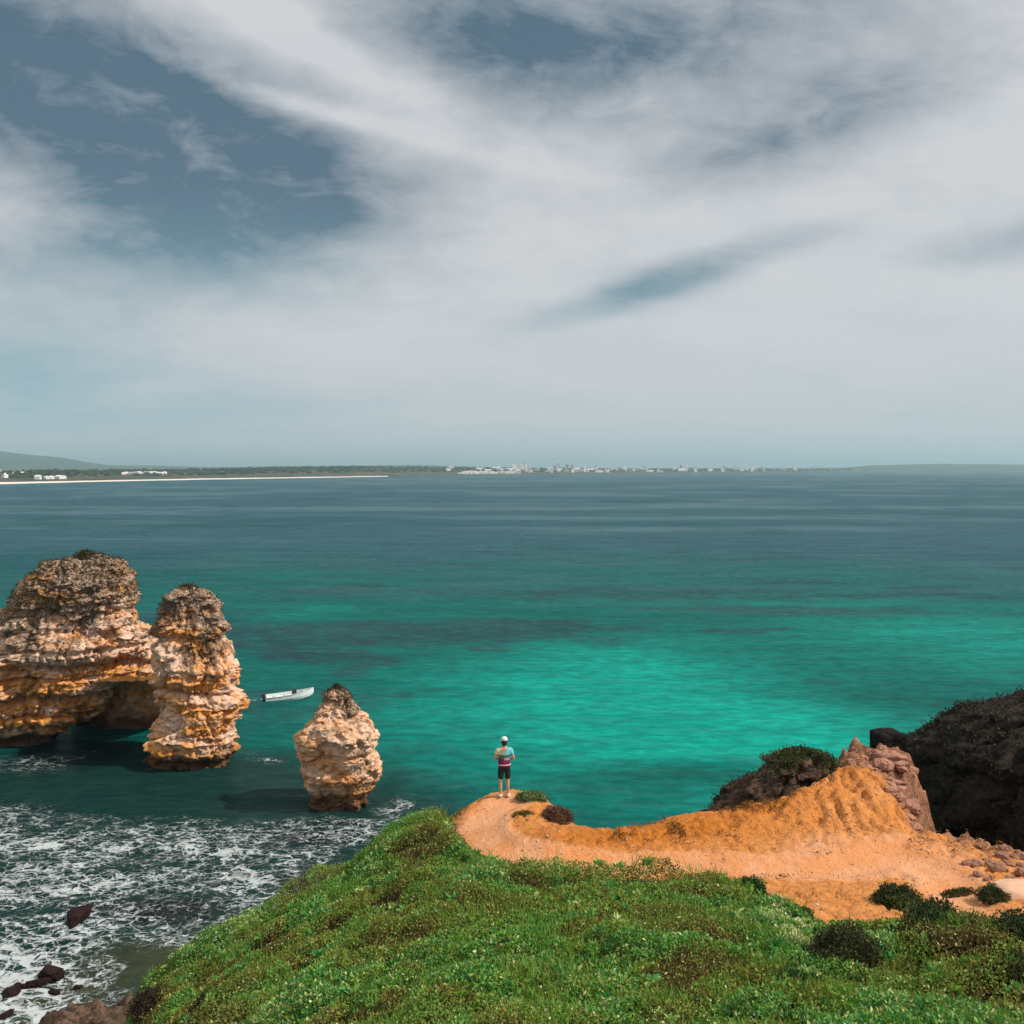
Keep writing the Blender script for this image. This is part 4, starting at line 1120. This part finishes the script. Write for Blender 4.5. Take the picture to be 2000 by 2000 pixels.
# --- loose stones on the ravine rim and broken rock on the end of the ridge
for i in range(22):
    x, y = unproject(random.uniform(1870, 2010), random.uniform(1650, 1722))
    if float(poly_sdf(np.array([x]), np.array([y]), RIM)[0]) < -0.15: continue
    sz = random.uniform(0.12, 0.34)
    o = link('stone', boulder_mesh('stone', (sz * 1.3, sz, sz * 0.8), 50 + i, 3, 0.4), m_rubble, None, (x, y, ground_z(x, y) + sz * 0.12))
    o.rotation_euler[2] = random.uniform(0, 6)
    tag(o, 'reddish brown stone in the rubble on the ravine rim at the right edge', 'stone', 'rubble on the ravine rim')
for i in range(46):
    u = random.random()
    if i < 28:
        x, y = 11.0 + 1.6 * random.random() + 0.25 * (u * 4), 29.9 + 3.9 * u
    else:
        x, y = np.interp(u, [0, 0.55, 1], [11.75, 11.0, 11.05]) + random.uniform(-0.35, 0.05), np.interp(u, [0, 0.55, 1], [29.6, 27.4, 25.9])
    if float(poly_sdf(np.array([x]), np.array([y]), RIM)[0]) < 0.02: continue
    sz = random.uniform(0.2, 0.6) if i < 28 else random.uniform(0.12, 0.40)
    o = link('stone', boulder_mesh('stone', (sz * 1.35, sz, sz * 0.72), 90 + i, 3, 0.45, 4.0), m_ridge, None, (x, y, ground_z(x, y) + sz * 0.06))
    o.rotation_euler = (random.uniform(-.2, .2), random.uniform(-.2, .2), random.uniform(0, 6))
    if i < 28: tag(o, 'broken pinkish rock on the rocky end of the sandy ridge', 'stone', 'rocks on the end of the ridge')
    else: tag(o, 'small stone along the edge where the sandy ridge meets the dark ravine', 'stone', 'stones along the ravine edge of the ridge')
x, y = unproject(1985, 1745)
o = link('boulder', boulder_mesh('boulder', (1.3, 0.8, 0.5), 77, 4, 0.25), plain('pale_stone', (0.66, 0.40, 0.27), 0.9, 0.1, 0.2, 5), None, (x, y, ground_z(x, y) + 0.05))
tag(o, 'pale pink boulder at the right edge beside the small dark shrub', 'boulder')

# ================================================================== PERSON
def skin_mesh(name, pts, edges, radii, mat, parent, sub=2, root=0):
    me = bpy.data.meshes.new(name)
    me.from_pydata([tuple(p) for p in pts], edges, [])
    o = link(name, me, mat, parent)
    sk = o.modifiers.new('skin', 'SKIN')
    sk.use_smooth_shade = True
    if not me.skin_vertices:
        bm = bmesh.new(); bm.from_mesh(me); bm.verts.layers.skin.verify(); bm.to_mesh(me); bm.free()
    for i, r in enumerate(radii):
        d = me.skin_vertices[0].data[i]
        d.radius = (r, r) if not hasattr(r, '__len__') else r
        d.use_root = (i == root)
    ss = o.modifiers.new('subdivision', 'SUBSURF'); ss.levels = sub; ss.render_levels = sub
    return o

def lathe_mesh(name, prof, nth=24, squash=1.0):
    prof = np.array(prof, float); th = np.linspace(0, 2 * math.pi, nth, endpoint=False)
    V = np.stack([prof[:, :1] * np.cos(th)[None], prof[:, :1] * np.sin(th)[None] * squash, prof[:, 1:] + 0 * th[None]], -1).reshape(-1, 3)
    return np_mesh(name, V, grid_faces(nth, len(prof), True))

PX, PY = -0.23, 28.95
PZ = ground_z(PX, PY)
pr = empty('person', (PX, PY, PZ), R(4))
tag(pr, 'person in pale cap, light top and dark shorts standing on the cliff tip', 'person')
m_skin = plain('skin', (0.52, 0.29, 0.19), 0.6, 0.3, 0.08, 12)
m_top = None
m_top, t, out = mat_new('colour_block_top')
px_, py_, pz_ = t.sep(t.node('ShaderNodeTexCoord').outputs['Object'])
side = t.smooth(t.math('ADD', px_, t.math('MULTIPLY', t.math('SUBTRACT', pz_, 1.3), 0.15)), -0.02, 0.02)
topc = t.mix(side, (0.66, 0.60, 0.36), (0.16, 0.56, 0.62))
topc = t.mix(t.smooth(pz_, 1.30, 1.26), topc, (0.07, 0.17, 0.17))
topc = t.mix(t.smooth(pz_, 1.19, 1.16), topc, (0.20, 0.045, 0.10))
topc = t.mix(t.math('MULTIPLY', t.smooth(pz_, 1.10, 1.13), t.math('MULTIPLY', t.smooth(pz_, 1.20, 1.17), t.smooth(px_, -0.04, 0.0))), topc, (0.55, 0.36, 0.44))
principled(t, out, topc, 0.85, None, 0.1)
m_shorts = plain('dark_shorts', (0.018, 0.035, 0.032), 0.85, 0.1, 0.2, 10)
m_cap = plain('pale_cap', (0.60, 0.66, 0.72), 0.8, 0.1, 0.1, 10)
m_hair = plain('dark_hair', (0.035, 0.022, 0.02), 0.6, 0.3, 0.3, 40)
m_shoe = plain('pale_shoe', (0.62, 0.52, 0.46), 0.7, 0.2, 0.15, 20)
m_maroon = plain('maroon_jacket', (0.16, 0.018, 0.06), 0.85, 0.1, 0.3, 14)
m_band = plain('pink_band', (0.62, 0.42, 0.50), 0.8, 0.1, 0.1, 14)
# body, facing the sea (+y); hands meet in front of the belly
bp, be, br_ = [], [], []
def bj(p, r, par=None):
    bp.append(p); br_.append(r)
    if par is not None: be.append((par, len(bp) - 1))
    return len(bp) - 1
pel = bj((0, 0, 0.93), (0.145, 0.11))
wst = bj((0, 0.005, 1.08), (0.13, 0.095), pel)
chs = bj((0, 0.0, 1.28), (0.155, 0.11), wst)
shc = bj((0, -0.01, 1.42), (0.11, 0.085), chs)
nck = bj((0, 0.0, 1.50), 0.052, shc)
hd0 = bj((0, 0.015, 1.58), (0.068, 0.082), nck)
hd1 = bj((0, 0.02, 1.66), (0.078, 0.095), hd0)
hd2 = bj((0, 0.015, 1.73), (0.060, 0.072), hd1)
nose = bj((0, 0.125, 1.635), 0.014, hd1)
for s in (-1, 1):
    hip = bj((0.095 * s, 0, 0.88), 0.092, pel)
    kn = bj((0.105 * s, 0.012, 0.48), 0.058, hip)
    cf = bj((0.108 * s, -0.012, 0.34), 0.053, kn)
    an = bj((0.11 * s, -0.005, 0.085), 0.036, cf)
    bj((0.125 * s, 0.13, 0.035), 0.032, an)
    ear = bj((0.083 * s, 0.015, 1.635), 0.016, hd1)
    sh = bj((0.185 * s, -0.01, 1.405), 0.062, shc)
    el = bj((0.285 * s, -0.035, 1.14), 0.043, sh)
    wr = bj((0.135 * s, 0.205, 1.10), 0.030, el)
    pa = bj((0.085 * s, 0.245, 1.105), (0.034, 0.020), wr)
    for f, (dx_, dz_, ll) in enumerate(((-0.03, 0.033, 0.062), (-0.03, 0.012, 0.070), (-0.03, -0.010, 0.066), (-0.026, -0.030, 0.052))):
        k1 = bj((0.072 * s, 0.272, 1.105 + dz_), 0.009, pa)
        k2 = bj((0.072 * s - ll * 0.45 * s, 0.285, 1.105 + dz_ * 1.05), 0.008, k1)
        bj((0.072 * s - ll * 0.80 * s, 0.268, 1.105 + dz_), 0.007, k2)
    t1 = bj((0.088 * s, 0.225, 1.142), 0.010, pa)
    bj((0.060 * s, 0.225, 1.170), 0.008, t1)
body = skin_mesh('body', bp, be, br_, m_skin, pr, 2, pel)
top = skin_mesh('shirt', [(0, 0, 1.0), (0, 0.005, 1.10), (0, 0, 1.28), (0, -0.01, 1.415), (0.19, -0.01, 1.41), (0.245, -0.025, 1.25), (-0.19, -0.01, 1.41), (-0.245, -0.025, 1.25), (0, 0, 1.47)],
                [(0, 1), (1, 2), (2, 3), (3, 4), (4, 5), (3, 6), (6, 7), (3, 8)], [(0.165, 0.125), (0.158, 0.118), (0.178, 0.128), (0.13, 0.10), 0.078, 0.066, 0.078, 0.066, 0.064], m_top, pr, 2, 2)
shorts = skin_mesh('shorts', [(0, 0, 1.0), (0, 0, 0.92), (0.098, 0, 0.84), (0.108, 0.006, 0.52), (-0.098, 0, 0.84), (-0.108, 0.006, 0.52)],
                   [(0, 1), (1, 2), (2, 3), (1, 4), (4, 5)], [(0.16, 0.122), (0.165, 0.13), 0.108, 0.088, 0.108, 0.088], m_shorts, pr, 2, 1)
jk = link('waist_jacket', lathe_mesh('waist_jacket', [(0.150, 0.885), (0.182, 0.89), (0.190, 0.95), (0.186, 1.06), (0.172, 1.10), (0.150, 1.10)], 28, 0.80), m_maroon, pr)
link('waistband', lathe_mesh('waistband', [(0.180, 0.958), (0.197, 0.962), (0.197, 0.998), (0.180, 1.002)], 28, 0.80), m_band, jk)
link('hair', lathe_mesh('hair', [(0.03, 1.535), (0.072, 1.55), (0.088, 1.60), (0.092, 1.66), (0.090, 1.70), (0.03, 1.71)], 20, 1.02), m_hair, pr, (0, -0.012, 0))
cap = link('cap', lathe_mesh('cap', [(0.094, 1.665), (0.100, 1.668), (0.099, 1.71), (0.088, 1.755), (0.058, 1.785), (0.0, 1.795)], 24, 1.08), m_cap, pr, (0, 0.01, 0))
bv = []; nb = 12
for r_ in (0.085, 0.165):
    for a in np.linspace(R(25), R(155), nb):
        bv.append((math.cos(a) * (0.095 if r_ < .1 else 0.085), 0.01 + math.sin(a) * (r_ + 0.02), 1.672 - (0.018 if r_ > .1 else 0)))
nv = len(bv)
bv += [(x, y, z - 0.008) for x, y, z in bv]
bf = [(i, i + 1, nb + i + 1, nb + i) for i in range(nb - 1)] + [(nv + i, nv + nb + i, nv + nb + i + 1, nv + i + 1) for i in range(nb - 1)] + [(nb + i, nb + i + 1, nv + nb + i + 1, nv + nb + i) for i in range(nb - 1)]
mb_ = bpy.data.meshes.new('peak'); mb_.from_pydata(bv, [], bf)
link('peak', mb_, m_cap, cap)
for s in (-1, 1):
    sm = boulder_mesh('shoe', (0.115, 0.29, 0.12), 3, 3, 0.03, 3.0)
    link('shoe', sm, m_shoe, pr, (0.118 * s, 0.055, 0.045))
    em = boulder_mesh('eye', (0.024, 0.018, 0.018), 3, 2, 0.0)
    link('eye', em, plain('eye', (0.5, 0.45, 0.42), 0.3, 0.5), body, (0.033 * s, 0.108, 1.665))
mm_ = boulder_mesh('mouth', (0.05, 0.014, 0.014), 3, 2, 0.0)
link('mouth', mm_, plain('lips', (0.32, 0.11, 0.10), 0.5, 0.3), body, (0, 0.094, 1.588))

# ================================================================== BOAT
def boat():
    bx, by = -29.0, 126.8
    r = empty('motor_boat', (bx, by, 0.0), R(14))
    r.rotation_euler = (0, R(-3.5), R(14))
    tag(r, 'small open white motor boat moving right between the arch rock and the small stack', 'boat')
    # stations from stern (x=-3) to bow (x=+3.1): half beam, keel z, sheer z
    st = [(-3.0, 0.98, -0.22, 0.62), (-2.2, 1.06, -0.26, 0.60), (-1.0, 1.12, -0.28, 0.62), (0.4, 1.08, -0.28, 0.68), (1.5, 0.86, -0.22, 0.78), (2.4, 0.48, -0.08, 0.92), (2.95, 0.16, 0.20, 1.04), (3.15, 0.02, 0.55, 1.10)]
    prof = [(-1.0, 1.0), (-0.97, 0.55), (-0.80, 0.18), (0.0, 0.0), (0.80, 0.18), (0.97, 0.55), (1.0, 1.0)]
    V = []
    for x, hb, kz, sz in st:
        for a, b in prof: V.append((x, a * hb, kz + b * (sz - kz)))
    for x, hb, kz, sz in st:          # inner skin
        for a, b in prof: V.append((x if x > -2.9 else x + 0.12, a * max(hb - 0.10, 0.005), min(kz + 0.28 + b * (sz - kz - 0.28), sz)))
    n, k = len(st), len(prof); F = []
    for i in range(n - 1):
        for j in range(k - 1):
            F.append((i * k + j, i * k + j + 1, (i + 1) * k + j + 1, (i + 1) * k + j))
            o_ = n * k
            F.append((o_ + i * k + j, o_ + (i + 1) * k + j, o_ + (i + 1) * k + j + 1, o_ + i * k + j + 1))
        F.append((i * k, (i + 1) * k, n * k + (i + 1) * k, n * k + i * k))
        F.append((i * k + k - 1, n * k + i * k + k - 1, n * k + (i + 1) * k + k - 1, (i + 1) * k + k - 1))
    F.append(tuple(range(k))[::-1]); F.append(tuple(n * k + q for q in range(k)))
    F += [(q, q + 1, n * k + q + 1, n * k + q) for q in range(k - 1)]
    me = bpy.data.meshes.new('hull'); me.from_pydata(V, [], F)
    hull = link('hull', me, plain('white_gelcoat', (0.74, 0.80, 0.79), 0.3, 0.5, 0.04, 2), r)
    def boxm(nm, x0, x1, y0, y1, z0, z1, mat, par, bev=0.03):
        bm = bmesh.new(); q = bmesh.ops.create_cube(bm, size=1)
        for v in q['verts']:
            v.co = ((x0 + x1) / 2 + v.co.x * (x1 - x0), (y0 + y1) / 2 + v.co.y * (y1 - y0), (z0 + z1) / 2 + v.co.z * (z1 - z0))
        bmesh.ops.bevel(bm, geom=bm.edges[:], offset=bev, segments=2, affect='EDGES')
        m_ = bpy.data.meshes.new(nm); bm.to_mesh(m_); bm.free()
        return link(nm, m_, mat, par)
    seat = plain('boat_seat', (0.55, 0.60, 0.62), 0.6, 0.2)
    dark = plain('boat_dark', (0.06, 0.05, 0.075), 0.5, 0.3)
    boxm('thwart', -2.0, -1.6, -0.95, 0.95, 0.36, 0.44, seat, r)
    boxm('thwart', -0.6, -0.2, -1.0, 1.0, 0.36, 0.44, seat, r)
    boxm('foredeck', 1.7, 2.35, -0.45, 0.45, 0.70, 0.78, seat, r)
    con = boxm('console', 0.35, 0.95, -0.40, 0.40, 0.10, 1.12, dark, r, 0.08)
    boxm('windscreen', 0.72, 0.80, -0.38, 0.38, 1.12, 1.42, plain('smoked_screen', (0.10, 0.09, 0.12), 0.2, 0.5), con)
    ob_ = boxm('outboard_motor', -3.45, -3.02, -0.20, 0.20, 0.45, 1.05, dark, r, 0.1)
    boxm('leg', -3.32, -3.12, -0.07, 0.07, -0.45, 0.47, dark, ob_)
    g = bpy.data.meshes.new('gunwale')
    GV, GF = [], []
    for s in (-1, 1):
        o0 = len(GV)
        for x, hb, kz, sz in st:
            for dy_, dz_ in ((-0.05, 0.0), (0.045, 0.0), (0.045, 0.06), (-0.05, 0.06)):
                GV.append((x, s * (hb + dy_), sz + dz_))
        for i in range(n - 1):
            for q in range(4):
                GF.append((o0 + i * 4 + q, o0 + i * 4 + (q + 1) % 4, o0 + (i + 1) * 4 + (q + 1) % 4, o0 + (i + 1) * 4 + q))
    g.from_pydata(GV, [], GF)
    link('gunwale', g, plain('rubbing_strake', (0.62, 0.68, 0.68), 0.5, 0.3), r)
boat()

# ================================================================== HAZE
def haze():
    bm = bmesh.new()
    q = bmesh.ops.create_cube(bm, size=1)
    for v in q['verts']:
        v.co = (v.co.x * 84000, v.co.y * 84000, -6 + (v.co.z + 0.5) * 330)
    me = bpy.data.meshes.new('haze'); bm.to_mesh(me); bm.free()
    m = bpy.data.materials.new('haze'); m.use_nodes = True
    t = NT(m.node_tree); t.n.clear()
    out = t.node('ShaderNodeOutputMaterial')
    v = t.node('ShaderNodeVolumePrincipled')
    v.inputs['Color'].default_value = (0.58, 0.84, 0.93, 1)
    v.inputs['Density'].default_value = 0.000082
    v.inputs['Anisotropy'].default_value = 0.2
    t.l.new(v.outputs[0], out.inputs['Volume'])
    m.cycles.homogeneous_volume = True
    o = link('haze', me, m)
    tag(o, kind='stuff')
haze()
